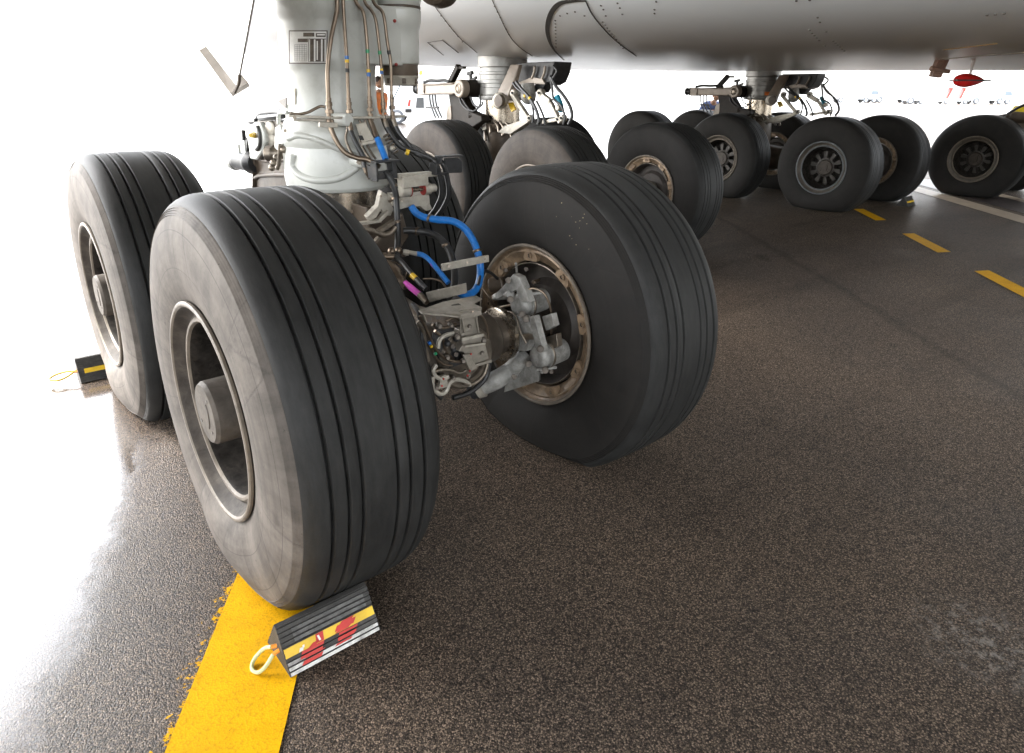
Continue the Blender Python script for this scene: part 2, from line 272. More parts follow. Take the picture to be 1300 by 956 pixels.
class MB:
    def __init__(s): s.v = []; s.f = []; s.m = []
    def add(s, vs, fs, m=0):
        o = len(s.v); s.v += [tuple(v) for v in vs]
        for i, f in enumerate(fs):
            s.f.append([o + j for j in f]); s.m.append(m[i] if isinstance(m, list) else m)
        return s
    def hexa(s, p, m=0):
        return s.add(p, [(0, 3, 2, 1), (4, 5, 6, 7), (0, 1, 5, 4), (1, 2, 6, 5), (2, 3, 7, 6), (3, 0, 4, 7)], m)
    def box(s, c, d, rot=None, m=0):
        c = Vector(c); h = [x / 2 for x in d]
        q = [Vector((x * h[0], y * h[1], z * h[2])) for z in (-1, 1) for x, y in ((-1, -1), (1, -1), (1, 1), (-1, 1))]
        if rot is not None: q = [rot @ v for v in q]
        return s.hexa([c + v for v in q], m)
    def bar(s, p0, p1, w, t, up=(0, 0, 1), m=0):
        """Flat bar from p0 to p1, width w across, thickness t along up."""
        p0, p1 = Vector(p0), Vector(p1); d = (p1 - p0).normalized(); up = Vector(up)
        sd_ = d.cross(up).normalized(); n = sd_.cross(d).normalized()
        a, b = sd_ * w / 2, n * t / 2
        return s.hexa([p0 - a - b, p0 + a - b, p1 + a - b, p1 - a - b, p0 - a + b, p0 + a + b, p1 + a + b, p1 - a + b], m)
    def prism(s, pts, vec, m=0):
        pts = [Vector(p) for p in pts]; vec = Vector(vec); n = len(pts)
        return s.add(pts + [p + vec for p in pts], [tuple(range(n - 1, -1, -1)), tuple(range(n, 2 * n))] + [(i, (i + 1) % n, n + (i + 1) % n, n + i) for i in range(n)], m)
    def lathe(s, o, ax, prof, n=32, m=0, cap0=True, cap1=True, arc=None):
        o = Vector(o); ax, u, w = basis(ax); k = len(prof); vs = []; fs = []; ms = []
        for h, r in prof:
            for i in range(n):
                a = 2 * pi * i / n; vs.append(o + ax * h + (u * cos(a) + w * sin(a)) * r)
        for j in range(k - 1):
            for i in range(n):
                fs.append((j * n + i, j * n + (i + 1) % n, (j + 1) * n + (i + 1) % n, (j + 1) * n + i)); ms.append(m[j] if isinstance(m, (list, tuple)) else m)
        if cap0: fs.append(tuple(range(n - 1, -1, -1))); ms.append(m[0] if isinstance(m, (list, tuple)) else m)
        if cap1: fs.append(tuple((k - 1) * n + i for i in range(n))); ms.append(m[-1] if isinstance(m, (list, tuple)) else m)
        return s.add(vs, fs, ms)
    def cyl(s, p0, p1, r0, r1=None, n=20, m=0, ch=0.0):
        p0, p1 = Vector(p0), Vector(p1); L = (p1 - p0).length; r1 = r0 if r1 is None else r1
        if ch: pr = [(0, r0 - ch), (ch, r0), (L - ch, r1), (L, r1 - ch)]
        else: pr = [(0, r0), (L, r1)]
        return s.lathe(p0, p1 - p0, pr, n, m)
    def tube(s, pts, r, n=8, m=0, sub=4, cap=True):
        p = smooth_path(pts, sub) if sub else [Vector(q) for q in pts]
        rr = r if callable(r) else (lambda t: r)
        d = (p[1] - p[0]).normalized(); u = d.orthogonal().normalized(); vs = []; fs = []
        for i, q in enumerate(p):
            e = (p[min(i + 1, len(p) - 1)] - p[max(i - 1, 0)]).normalized()
            u = (u - e * u.dot(e)).normalized(); w = e.cross(u); R = rr(i / (len(p) - 1))
            vs += [q + (u * cos(2 * pi * k / n) + w * sin(2 * pi * k / n)) * R for k in range(n)]
        for j in range(len(p) - 1):
            fs += [(j * n + k, j * n + (k + 1) % n, (j + 1) * n + (k + 1) % n, (j + 1) * n + k) for k in range(n)]
        if cap: fs += [tuple(range(n - 1, -1, -1)), tuple((len(p) - 1) * n + k for k in range(n))]
        return s.add(vs, fs, m)
    def ball(s, c, r, n=12, m=0, sc=(1, 1, 1)):
        c = Vector(c); prof = [(-cos(pi * j / n), sin(pi * j / n)) for j in range(n + 1)]
        vs = []; fs = []; k = n * 2
        for h, q in prof:
            for i in range(k): vs.append(c + Vector((q * cos(2 * pi * i / k) * r * sc[0], q * sin(2 * pi * i / k) * r * sc[1], h * r * sc[2])))
        for j in range(n):
            fs += [(j * k + i, j * k + (i + 1) % k, (j + 1) * k + (i + 1) % k, (j + 1) * k + i) for i in range(k)]
        return s.add(vs, fs, m)
    def mesh(s, name, mats, smooth=38):
        me = bpy.data.meshes.new(name); me.from_pydata(s.v, [], s.f)
        for x in mats: me.materials.append(M[x])
        me.polygons.foreach_set('material_index', s.m)
        bm = bmesh.new(); bm.from_mesh(me); bmesh.ops.remove_doubles(bm, verts=bm.verts, dist=1e-6)
        bmesh.ops.recalc_face_normals(bm, faces=bm.faces); bm.to_mesh(me); bm.free()
        me.shade_smooth(); me.set_sharp_from_angle(angle=radians(smooth)); return me
    def build(s, name, mats, parent=None, bevel=0.0, smooth=38, loc=None, label=None):
        mats = [mats] if isinstance(mats, str) else mats
        o = bpy.data.objects.new(name, s.mesh(name, mats, smooth)); COL.objects.link(o)
        if parent: o.parent = parent
        if loc is not None: o.location = loc
        if label: o['label'] = label
        if bevel:
            b = o.modifiers.new('edge', 'BEVEL'); b.width = bevel; b.segments = 2; b.limit_method = 'ANGLE'; b.angle_limit = radians(40); b.harden_normals = False
        return o

def smooth_path(pts, sub=4):
    p = [Vector(q) for q in pts]
    if len(p) < 3: return p
    e = [p[0] * 2 - p[1]] + p + [p[-1] * 2 - p[-2]]; out = []
    for i in range(1, len(e) - 2):
        a, b, c, d = e[i - 1], e[i], e[i + 1], e[i + 2]
        for k in range(sub):
            t = k / sub
            out.append(.5 * (2 * b + (c - a) * t + (2 * a - 5 * b + 4 * c - d) * t * t + (3 * b - a - 3 * c + d) * t ** 3))
    out.append(p[-1]); return out

def empty(name, loc=(0, 0, 0), parent=None, label=None):
    o = bpy.data.objects.new(name, None); COL.objects.link(o); o.location = loc; o.empty_display_size = .2
    if parent: o.parent = parent
    if label: o['label'] = label
    return o
def tag(o, label=None, cat=None, group=None, kind=None):
    for k, v in (('label', label), ('category', cat), ('group', group), ('kind', kind)):
        if v: o[k] = v
    return o
def copy_tree(o, parent=None, loc=None):
    c = o.copy(); COL.objects.link(c)
    if parent: c.parent = parent
    if loc is not None: c.location = loc
    for ch in list(o.children): copy_tree(ch, c)
    return c

# ================================================================== SETTING
g = MB(); n = 24
ext = [-4000, -300, -60, -20, -8, 0, 8, 20, 60, 300, 4000]
vs = [(x, y, 0) for y in ext for x in ext]; k = len(ext)
g.add(vs, [(j * k + i, j * k + i + 1, (j + 1) * k + i + 1, (j + 1) * k + i) for j in range(k - 1) for i in range(k - 1)])
tag(g.build('ground', 'asphalt'), kind='structure')

def strip(name, p0, p1, w, mat, z=.004, kind='structure', split=None):
    """Flat painted strip on the ground; object x runs across it from the left border, y along it."""
    p0, p1 = Vector((*p0, 0)), Vector((*p1, 0)); d = (p1 - p0).normalized(); L = (p1 - p0).length
    q = Vector((d.y, -d.x, 0))
    m = MB(); w0, w1 = w if isinstance(w, tuple) else (0, w)
    sk = split or 0.0
    m.add([(w0, 0, 0), (w1, sk, 0), (w1, L + sk, 0), (w0, L, 0)], [(0, 1, 2, 3)])
    o = m.build(name, mat); o.matrix_world = Matrix(((q.x, d.x, 0, p0.x), (q.y, d.y, 0, p0.y), (0, 0, 1, z), (0, 0, 0, 1)))
    if kind: o['kind'] = kind
    return o
LD = Vector((.555, .832)); l0 = Vector((-1.189, -1.289)) - LD * 1.6; l1 = Vector((-.945, -.929)) + LD * .55
strip('yellow_guide_line', l0, l1, .285, 'line', .0045)
strip('worn_line_edge', l0, l1, (-.16, -.001), 'line_worn', .0035)
for a, b in (((8.73, 1.40), (8.10, .88)), ((7.36, .23), (6.60, -.44)), ((5.90, -1.03), (5.0, -1.79)), ((4.3, -2.4), (3.5, -3.1))):
    pass
dl = Vector((9.6, 2.2)); dd = (Vector((5.241, -1.586)) - Vector((7.343, .20))).normalized()
for a, b in (((8.73, 1.42), (8.02, .80)), ((7.343, .20), (6.55, -.47)), ((5.95, -1.0), (5.02, -1.79)), ((4.4, -2.32), (3.5, -3.08))):
    strip('yellow_dash', b, a, .155, 'line', .004, split=.06)
for a, b, w, m_ in (((12.9, 2.98), (5.4, -4.4), .34, 'concrete'), ((13.25, 2.62), (5.75, -4.75), .62, 'plum'), ((13.72, 2.2), (6.2, -5.2), .22, 'concrete')):
    strip('pavement_joint', b, a, w, m_, .004)

# ================================================================== AIRLINER
air = tag(empty('airliner'), 'huge grey-bellied airliner seen from below, standing on many black landing gear wheels', 'airliner')
FX = 6.493
def lerp_tab(tab, y):
    for (a, *p), (b, *q) in zip(tab, tab[1:]):
        if y <= b:
            t = max(0, min(1, (y - a) / (b - a))); t = t * t * (3 - 2 * t) if False else t
            return [u + (v - u) * t for u, v in zip(p, q)]
    return list(tab[-1][1:])
HT = [(-26, 2.9, 3.5), (-15, 2.1, 3.7), (-7, 1.80, 4.4), (-2, 1.81, 4.5), (0, 1.845, 4.6), (2, 1.875, 4.7), (4, 1.895, 4.7), (7, 1.96, 4.6), (9, 2.02, 4.5), (12, 2.22, 4.2), (17, 2.8, 3.9), (23, 3.5, 3.3), (32, 5.4, 2.4), (43, 8.0, 1.0)]
def hull_par(y):
    # smoothed table
    a = [0.0, 0.0]
    for k_ in (-1.2, -.4, .4, 1.2):
        q = lerp_tab(HT, y + k_); a[0] += q[0] / 4; a[1] += q[1] / 4
    return a
HH, HN = 3.0, 5.6
def hull_z(x, y):
    zb, a = hull_par(y); u = min(.99999, abs(x - FX) / a)
    return zb + HH * (1 - (1 - u ** HN) ** (1 / HN))
h = MB(); ys = [-26, -20, -15, -11, -8] + [-6 + .75 * i for i in range(28)] + [16, 18, 20, 23, 26, 29, 32, 36, 43]; nr = 120
for y in ys:
    zb, a = hull_par(y)
    for i in range(nr):
        t = 2 * pi * i / nr; c, s_ = cos(t), sin(t); e = 2 / HN if s_ < 0 else 2 / 2.2
        hh = HH if s_ < 0 else 3.4
        h.v.append((FX + a * math.copysign(abs(c) ** e, c), y, zb + HH + hh * math.copysign(abs(s_) ** e, s_)))
for j in range(len(ys) - 1):
    for i in range(nr):
        h.f.append([j * nr + i, j * nr + (i + 1) % nr, (j + 1) * nr + (i + 1) % nr, (j + 1) * nr + i]); h.m.append(0)
h.f.append(list(range(nr))); h.m.append(0); h.f.append([(len(ys) - 1) * nr + i for i in range(nr)]); h.m.append(0)
fus = h.build('fuselage', 'hull', air, smooth=50)

def hull_hit(px, py, off=.004):
    d = (at(px, py, x=FX) - CP); d = d / d.length; t = 2.0; prev = None
    while t < 40:
        p = CP + d * t
        if abs(p.x - FX) < hull_par(p.y)[1] and p.z > hull_z(p.x, p.y):
            lo, hi = t - .05, t
            for _ in range(18):
                m_ = (lo + hi) / 2; q = CP + d * m_
                if abs(q.x - FX) < hull_par(q.y)[1] and q.z > hull_z(q.x, q.y): hi = m_
                else: lo = m_
            q = CP + d * lo
            e = .02
            nrm = Vector((-(hull_z(q.x + e, q.y) - hull_z(q.x - e, q.y)) / (2 * e), -(hull_z(q.x, q.y + e) - hull_z(q.x, q.y - e)) / (2 * e), 1)).normalized() * -1
            return q + nrm * off, nrm
        t += .05
    return None
def hull_line(name, pts, w, mat='seam', label=None, off=.004):
    p = smooth_path([(x, y, 0) for x, y in pts], 5); hits = [r for r in (hull_hit(q.x, q.y, off) for q in p) if r]
    if len(hits) < 2: return
    m = MB()
    for i, (q, nn) in enumerate(hits):
        d = (hits[min(i + 1, len(hits) - 1)][0] - hits[max(i - 1, 0)][0]).normalized(); s_ = d.cross(nn).normalized()
        wi = (w(i / (len(hits) - 1)) if callable(w) else w) / 2
        m.v += [tuple(q - s_ * wi + nn * -.004), tuple(q - s_ * wi), tuple(q + s_ * wi), tuple(q + s_ * wi + nn * -.004)]
        if i:
            o = 4 * (i - 1)
            for k_ in range(4): m.f.append([o + k_, o + (k_ + 1) % 4, o + 4 + (k_ + 1) % 4, o + 4 + k_]); m.m.append(0)
    return m.build(name, mat, fus, label=label)
hull_line('door_seal', [(744, 1), (728, 1), (711, 4), (700, 16), (695, 34), (697, 50), (704, 64), (716, 76)], lambda t: .014 + .026 * sin(pi * min(1, max(0, t * 1.15))) , label='thick black rubber seal curving round a belly door')
hull_line('panel_seam', [(743, 0), (752, 18), (768, 38), (786, 55), (808, 71)], .008)
hull_line('panel_seam', [(624, -2), (645, 42), (660, 60), (676, 71)], .0035, 'rivet')
hull_line('panel_seam', [(552, 8), (580, 44), (606, 67)], .0035, 'rivet')
hull_line('access_hatch_edge', [(563, 70), (553, 62), (543.5, 54.3), (544, 53.8), (552, 52.4), (561.5, 51), (562, 51.3), (572, 59), (582, 67)], .006)
hull_line('panel_seam', [(1196, 75), (1240, 71), (1310, 66)], .035, 'alloy', label='pale strip along the lower belly')
hull_line('ochre_stripe', [(1198, 63), (1232, 59), (1266, 55)], .006, 'ochre')
dots = [(763, 7), (766, 12), (769, 20), (784, 4), (787, 10), (790, 18), (833, 2), (831, 12), (831, 17), (711, 20), (720, 17), (730, 15), (742, 20)]
dots += [(765 + i * 2.9, 28 + i * 3.7) for i in range(10)] + [(705 + .1 * i, 26 + i * 4.2) for i in range(9)]
dots += [(1028, 38), (1031, 42), (1034, 45), (1037, 48), (1040, 51), (1047, 58), (1038, 22), (1041, 28), (1049, 40), (1011, 1), (1028, 0), (1253, 19), (1264, 18), (1275, 17)] + [(1058 + i * 2.8, 52 + i * 2.5) for i in range(6)]
dots += [(628 + i * 3.6, 8 + i * 7.2) for i in range(6)] + [(560 + i * 5.4, 20 + i * 6.6) for i in range(6)]
rv = MB()
for px, py in dots:
    r = hull_hit(px, py, 0)
    if r: rv.cyl(r[0] - r[1] * .002, r[0] + r[1] * .004, .0078, .007, 8)
rvo = rv.build('rivets', 'rivet', fus); rvo['kind'] = 'stuff'

# wing over the camera, trailing edge aft of the near gear
PL = [(2.6, -15.5), (-3, -11.5), (-12, -4.5), (-24, 6.0), (-24, 11.5), (-6, 3.8), (-2.2, 3.8), (-.66, 5.9), (0.2, 7.6), (2.6, 8.4)]
w_ = MB(); zt = lambda x: 4.25 - .07 * (x - 2.6)
w_.v = [(x, y, zt(x)) for x, y in PL] + [(x, y, zt(x) + (.9 if i not in (3, 4) else .4)) for i, (x, y) in enumerate(PL)]
n = len(PL); w_.f = [list(range(n - 1, -1, -1)), list(range(n, 2 * n))] + [[i, (i + 1) % n, n + (i + 1) % n, n + i] for i in range(n)]; w_.m = [0] * len(w_.f)
w_.build('wing', 'hull', air)
PR = [(2 * FX - x, y) for x, y in PL][::-1]
w_ = MB(); w_.v = [(x, y, zt(2 * FX - x)) for x, y in PR] + [(x, y, zt(2 * FX - x) + .9) for x, y in PR]
w_.f = [list(range(n - 1, -1, -1)), list(range(n, 2 * n))] + [[i, (i + 1) % n, n + (i + 1) % n, n + i] for i in range(n)]; w_.m = [0] * len(w_.f)
w_.build('wing', 'hull', air)

# leg door beside the near strut
dq = [at(*p, x=-.55) for p in ((203, -6), (261, 58), (301, 110), (322, 0), (345, -130), (150, -110))]
dm = MB(); dm.prism(dq, (.006, 0, 0)); door = dm.build('gear_door', 'hullwhite', air)
dl_ = MB(); e0, e1 = at(259, 62, x=-.54), at(299, 116, x=-.54); dv = (e1 - e0)
dl_.add([e0 + Vector((-.012, 0, -.018)), e1 + Vector((-.012, 0, -.018)), e1 + Vector((.05, -.012, .018)), e0 + Vector((.05, .012, .018)),
         e0 + Vector((-.02, 0, -.006)), e1 + Vector((-.02, 0, -.006)), e1 + Vector((.045, -.012, .03)), e0 + Vector((.045, .012, .03))],
        [(0, 1, 2, 3), (7, 6, 5, 4), (0, 4, 5, 1), (1, 5, 6, 2), (2, 6, 7, 3), (3, 7, 4, 0)])
dl_.build('door_lip', 'beige2', door)
de = MB(); de.tube([at(322, 0, x=-.565), at(304, 96, x=-.565)], .0022, 6, 0, 0); de.tube([at(304, 96, x=-.567), at(303, 106, x=-.567), at(298, 117, x=-.567)], .006, 6, 0, 4)
de.build('door_edge_seal', 'brown', door)

# belly beacon and drain mast
bc = at(1230, 102, x=5.0); BS = .81
b = MB(); ex = Vector((AX, -AY, 0)); rl = []
for i in range(13):
    t = i / 12; rl.append((BS * (-.155 + .31 * t), BS * (.062 * (sin(pi * min(1, t ** .72)) ** .8) + .002)))
b.lathe(bc, ex, rl, 20); bea = b.build('beacon_light', 'redlens', air, label='red beacon lens hanging below the belly')
b = MB(); b.bar(bc - ex * .122, bc + ex * .138, .112, .010); b.build('beacon_band', 'blackm', bea)
b = MB(); b.cyl(bc + Vector((0, 0, .02)), bc + Vector((.0, 0, .15)), .008, .016, 10); b.build('beacon_mount', 'hullwhite', bea)
dmst = at(1192, 92, x=5.0); b = MB()
b.prism([dmst + ex * .07 + Vector((0, 0, .12)), dmst + ex * -.02 + Vector((0, 0, .12)), dmst + ex * -.05 + Vector((0, 0, -.03)), dmst + ex * .03 + Vector((0, 0, -.04))], (.03, .04, 0))
b.cyl(dmst - ex * .075 + Vector((0, 0, .03)), dmst + ex * .085 + Vector((0, 0, .005)), .02, .016, 10); b.build('drain_mast', 'redbrown', air, .004)

# ------------------------------------------------------------------ wheels
RT, ZA = .6884, .594
def tyre_mesh(name, nt, fine, left, right):
    """Rubber tyre standing on the ground (flattened foot), origin on the axle; left/right: sidewall material at -x/+x."""
    hp = [(.340, .200), (.352, .218), (.372, .230), (.41, .240), (.45, .2465), (.49, .2485), (.52, .2480)]
    if fine: hp += [(.55, .2456), (.58, .2410), (.605, .2352), (.624, .2295)]
    else: hp += [(.55, .2456), (.58, .2410), (.605, .2352), (.624, .2295)]
    if fine:
        for i in range(4): r0 = .6265 + i * .0068; x0 = .2285 - i * .0046; hp += [(r0, x0), (r0 + .0012, x0 + .0022), (r0 + .0034, x0 - .0002), (r0 + .0046, x0 - .0036)]
    hp += [(.657, .2095), (.667, .199), (.6755, .186), (.6812, .172), (.6845, .158)]
    prev = .158
    for gc, gw in ((.143, .0058), (.0955, .0052), (.054, .0052)):
        rr = RT - .0035 * (gc / .15) ** 2
        if fine: hp += [(rr, gc + gw + .0016), (rr - .0018, gc + gw), (rr - .018, gc + gw * .70), (rr - .018, gc - gw * .70), (rr - .0018, gc - gw), (rr + .0004, gc - gw - .0016)]
        else: hp += [(rr, gc + gw), (rr - .017, gc + gw * .6), (rr - .017, gc - gw * .6), (rr, gc - gw)]
    hp += [(RT, .02)]
    prof = [(r, -l) for r, l in hp] + [(r, l) for r, l in hp[::-1]]
    b_ = MB(); k_ = len(prof)
    for i in range(nt):
        ph = 2 * pi * i / nt; c, s_ = cos(ph), sin(ph)      # ph = 0 is straight down
        lim = ZA / c if c > .3 else 9
        for r, l in prof:
            if lim < RT:
                q = (lim - .36) / (RT - .36); q2 = .5 * (1 + q)
                ra = .36 + (r - .36) * q2 if r > .36 else r; kk = .017; r2 = -kk * math.log(math.exp(-(ra - .5) / kk) + math.exp(-(lim - .5) / kk)) + .5; bl = max(0, 1 - ((r - .52) / .17) ** 2)
                l2 = l * (1 + .30 * (1 - q) * bl)
                b_.v.append((l2, r2 * s_, -r2 * c))
            else: b_.v.append((l, r * s_, -r * c))
    for i in range(nt):
        for j in range(k_ - 1):
            a = i * k_ + j; c = ((i + 1) % nt) * k_ + j
            b_.f.append([a, a + 1, c + 1, c]); l = (prof[j][1] + prof[j + 1][1]) / 2
            b_.m.append(0 if abs(l) < .2105 else (1 if l < 0 else 2))
    return b_.mesh(name, ['tread', left, right], 50)

def child(name, me, parent, loc=None, label=None):
    o = bpy.data.objects.new(name, me); COL.objects.link(o); o.parent = parent
    if loc is not None: o.location = loc
    if label: o['label'] = label
    return o

def rim_outer_mesh(mats):
    b_ = MB()   # faces -x : axis (-1,0,0)
    b_.lathe((0, 0, 0), (-1, 0, 0), [(.200, .338), (.222, .356), (.232, .3645), (.240, .3645), (.2435, .359), (.2435, .353), (.238, .346), (.226, .340), (.205, .327), (.199, .318), (.203, .309), (.209, .303), (.2085, .294), (.200, .288), (.186, .285), (.10, .278), (.07, .268)],
             72, [0, 0, 1, 1, 1, 1, 0, 0, 0, 0, 1, 1, 1, 2, 2, 2], False, False)
    return b_.mesh('rim', mats, 30)
def well_mesh(lug):
    b_ = MB(); b_.lathe((0, 0, 0), (-1, 0, 0), [(.07, .268), (.045, .255), (.045, .20), (.035, .17), (.035, .0)], 48, 0, False, False)
    if not lug:
        for i in range(16):
            a = 2 * pi * i / 16; b_.cyl((-.045, cos(a) * .19, sin(a) * .19), (-.072, cos(a) * .19, sin(a) * .19), .011, None, 6, 1)
        b_.tube([(-.045, .15, -.12), (-.10, .155, -.125), (-.14, .165, -.13)], .007, 8, 1, 3)
    if lug:
        for i in range(10):
            a = 2 * pi * (i + .3) / 10; u = Vector((0, cos(a), sin(a))); v_ = Vector((0, -sin(a), cos(a)))
            p = [u * .125 - v_ * .016, u * .125 + v_ * .016, u * .205 + v_ * .030, u * .222 + v_ * .022, u * .222 - v_ * .022, u * .205 - v_ * .030]
            b_.prism([q + Vector((-.05, 0, 0)) for q in p], (-.045, 0, 0), 1)
        b_.lathe((0, 0, 0), (-1, 0, 0), [(.03, .135), (.10, .132), (.105, .112), (.09, .10)], 36, 1, False, True)
    return b_.mesh('wheel_well', ['well', 'lugdark'], 30)
def cap_mesh(mats, L):
    b_ = MB(); b_.lathe((0, 0, 0), (-1, 0, 0), [(.03, .107), (L - .012, .105), (L, .096), (L + .001, .0)], 40, 0, False, False)
    for a in (2.2, 3.9, 5.6): b_.cyl((-L + .004, cos(a) * .07, sin(a) * .07), (-L - .002, cos(a) * .07, sin(a) * .07), .006, None, 6, 1)
    b_.tube([(-L - .001, -.018 - .022 * cos(q), -.045 * sin(q)) for q in (-1.2, -.6, 0, .6, 1.2)], .003, 6, 1, 3)
    return b_.mesh('hub_cap', mats, 30)
def rim_inner_mesh(mats, fine):
    """Brake-side rim, faces -x: wide heat-browned band and lip."""
    b_ = MB()
    b_.lathe((0, 0, 0), (-1, 0, 0), [(.200, .338), (.225, .358), (.236, .365), (.2435, .3645), (.2445, .357), (.240, .350), (.228, .345), (.222, .338), (.224, .330), (.214, .318), (.203, .300), (.198, .288), (.16, .284), (.10, .282)],
             72 if fine else 48, [0, 1, 1, 1, 1, 0, 0, 0, 0, 0, 0, 0, 2], False, False)
    return b_.mesh('rim', mats, 28)
def brake_mesh():
    b_ = MB(); b_.lathe((0, 0, 0), (-1, 0, 0), [(.10, .276), (.206, .279), (.2075, .2755), (.204, .2735)], 64, 1, False, False)
    b_.lathe((0, 0, 0), (-1, 0, 0), [(.204, .2735), (.16, .270), (.12, .255), (.12, .20), (.15, .17), (.15, .0)], 64, 0, False, False)
    return b_.mesh('brake_disc', ['disc', 'steel2'], 30)
def lug_mesh():
    b_ = MB(); b_.prism([(0, .288, -.040), (0, .305, -.044), (0, .336, -.024), (0, .338, 0), (0, .336, .024), (0, .305, .044), (0, .288, .040)], (-.020, 0, 0), 0)
    b_.lathe((-.019, .312, 0), (-1, 0, 0), [(0, .014), (.006, .0135), (.006, .009), (-.004, .008), (-.004, 0)], 12, [0, 0, 1, 1], False, False)
    return b_.mesh('drive_lug', ['rim_burnt', 'seam'], 30)

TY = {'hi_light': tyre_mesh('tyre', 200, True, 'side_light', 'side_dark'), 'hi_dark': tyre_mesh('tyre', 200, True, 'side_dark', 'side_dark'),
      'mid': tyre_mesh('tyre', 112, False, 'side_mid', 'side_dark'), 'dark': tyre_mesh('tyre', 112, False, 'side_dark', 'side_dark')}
RO = {'grey': rim_outer_mesh(['rim_grey', 'rim_lip', 'well']), 'dark': rim_outer_mesh(['rim_dark', 'rim_lip', 'well']), 'steel': rim_outer_mesh(['rim_dark', 'rim_blue', 'well'])}
WE = {False: well_mesh(False), True: well_mesh(True)}
CA = {'long': cap_mesh(['cap', 'capdark'], .246), 'short': cap_mesh(['capbrown', 'well'], .12)}
RI = {True: rim_inner_mesh(['rim_burnt', 'rim_lip', 'well'], True), False: rim_inner_mesh(['rim_burnt', 'rim_lip', 'well'], False)}
BR = brake_mesh(); LG = lug_mesh()
WX, WY = .691, .85
def wheel(x, y, outer, ty, rim='dark', capk='short', label=None, spin=0.0):
    """outer=True: hub face towards -x; else brake face towards -x."""
    w = empty('wheel', (x, y, ZA), air, label)
    child('tyre', TY[ty], w)
    if outer:
        child('rim', RO[rim], w); child('wheel_well', WE[capk == 'short'], w); child('hub_cap', CA[capk], w)
    else:
        child('rim', RI[ty == 'hi_dark'], w); child('brake_disc', BR, w)
        for i in range(9):
            l_ = child('drive_lug', LG, w, (-.2035, 0, 0)); l_.rotation_euler.x = 2 * pi * (i + .12) / 9
    return w
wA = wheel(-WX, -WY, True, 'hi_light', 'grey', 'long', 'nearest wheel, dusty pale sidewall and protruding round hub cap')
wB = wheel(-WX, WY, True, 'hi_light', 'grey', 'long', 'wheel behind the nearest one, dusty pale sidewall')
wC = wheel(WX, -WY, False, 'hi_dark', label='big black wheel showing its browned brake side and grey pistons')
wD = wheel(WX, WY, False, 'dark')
BG = [(3.7718, 3.4257), (9.2152, 3.4257)]; HT2 = .8193
for gi, (gx, gy) in enumerate(BG):
    for k_ in (-1, 0, 1):
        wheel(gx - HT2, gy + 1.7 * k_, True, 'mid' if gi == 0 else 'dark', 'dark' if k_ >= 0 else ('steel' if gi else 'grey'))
        wheel(gx + HT2, gy + 1.7 * k_, False, 'dark')
G2 = (12.4665, .05)
for sy in (-1, 1):
    wheel(G2[0] - WX, G2[1] + WY * sy, True, 'dark', 'dark'); wheel(G2[0] + WX, G2[1] + WY * sy, False, 'dark')
sp_ = MB(); rs = random.Random(5)
for i in range(20):
    px, py = rs.gauss(732, 17), rs.gauss(283, 22); p_ = at(px, py, x=WX - .244); r_ = sqrt((p_.y + WY) ** 2 + (p_.z - ZA) ** 2)
    if .42 < r_ < .62:
        l_ = .2485 if r_ < .52 else .2485 - (r_ - .52) * .13
        q_ = Vector((WX - l_, p_.y, p_.z)) - Vector((WX, -WY, ZA)); rr = rs.uniform(.0010, .0030); sp_.lathe(q_, (-1, 0, 0), [(-.001, rr), (.0015, rr * .7)], 7)
sp_.build('mud_specks', 'mud', wC)['kind'] = 'stuff'
# ------------------------------------------------------------------ near landing gear
G1 = empty('landing_gear', (0, 0, 0), air, 'near landing gear leg of pale grey-green paint with metal pipes and hoses')
def P(px, py, y): return at(px, py, y=y)
def X(px, py, x): return at(px, py, x=x)
def one(name, mat, fn, parent=G1, bevel=0, smooth=38, label=None):
    b_ = MB(); fn(b_); return b_.build(name, mat, parent, bevel, smooth, label=label)
Z = Vector((0, 0, 1))

# leg: painted outer cylinder and lower collar
b = MB()
b.lathe((0, 0, 0), Z, [(1.142, .188), (1.146, .205), (1.150, .222), (1.165, .232), (1.20, .236), (1.26, .236), (1.30, .232), (1.335, .226), (1.35, .232), (1.365, .236), (1.395, .234), (1.42, .226), (1.44, .214), (1.452, .206), (1.47, .204),
                       (1.50, .197), (1.56, .196), (1.63, .1965), (1.655, .198), (1.662, .201), (1.70, .201), (1.83, .203), (1.845, .207), (1.86, .214), (1.89, .222), (1.95, .226), (2.3, .23), (4.35, .25)], 72)
strut = b.build('shock_strut', 'paint', G1, smooth=25)
one('piston', 'chrome', lambda b: b.lathe((0, 0, 0), Z, [(.70, .172), (1.145, .172)], 64))
# lower casting: raised swept rib and drop-shaped bulge on the collar front
def rib(b):
    for pts, r in (([(372, 196), (372, 212), (384, 224), (405, 229), (430, 226), (448, 216), (456, 208)], .017), ([(366, 176), (380, 172), (402, 177), (425, 187), (447, 196), (459, 201)], .013)):
        q = []
        for p in pts:
            y = -.30
            for _ in range(6):
                a = at(*p, y=y); f = a.x * a.x + a.y * a.y
                y += (sqrt(f) - .232) * .7
            q.append(at(*p, y=y))
        b.tube(q, r, 10, 0, 6)
one('collar_rib', 'paint', rib, strut)
for p, y in (((457, 205), -.26), ((369, 177), .08), ((437, 152), -.24)):
    c = P(*p, y); one('collar_lug', 'paint', lambda b: b.cyl(c + Vector((-.012, .05, 0)), c + Vector((.008, -.03, 0)), .028, .026, 16, 0, .004), strut)

for p, y in (((456, 205), -.27), ((368, 177), .06)): one('lug_bolt', 'steel2', lambda b: b.cyl(P(*p, y) , P(*p, y) + Vector((-.02, -.034, 0)), .011, None, 6), strut)
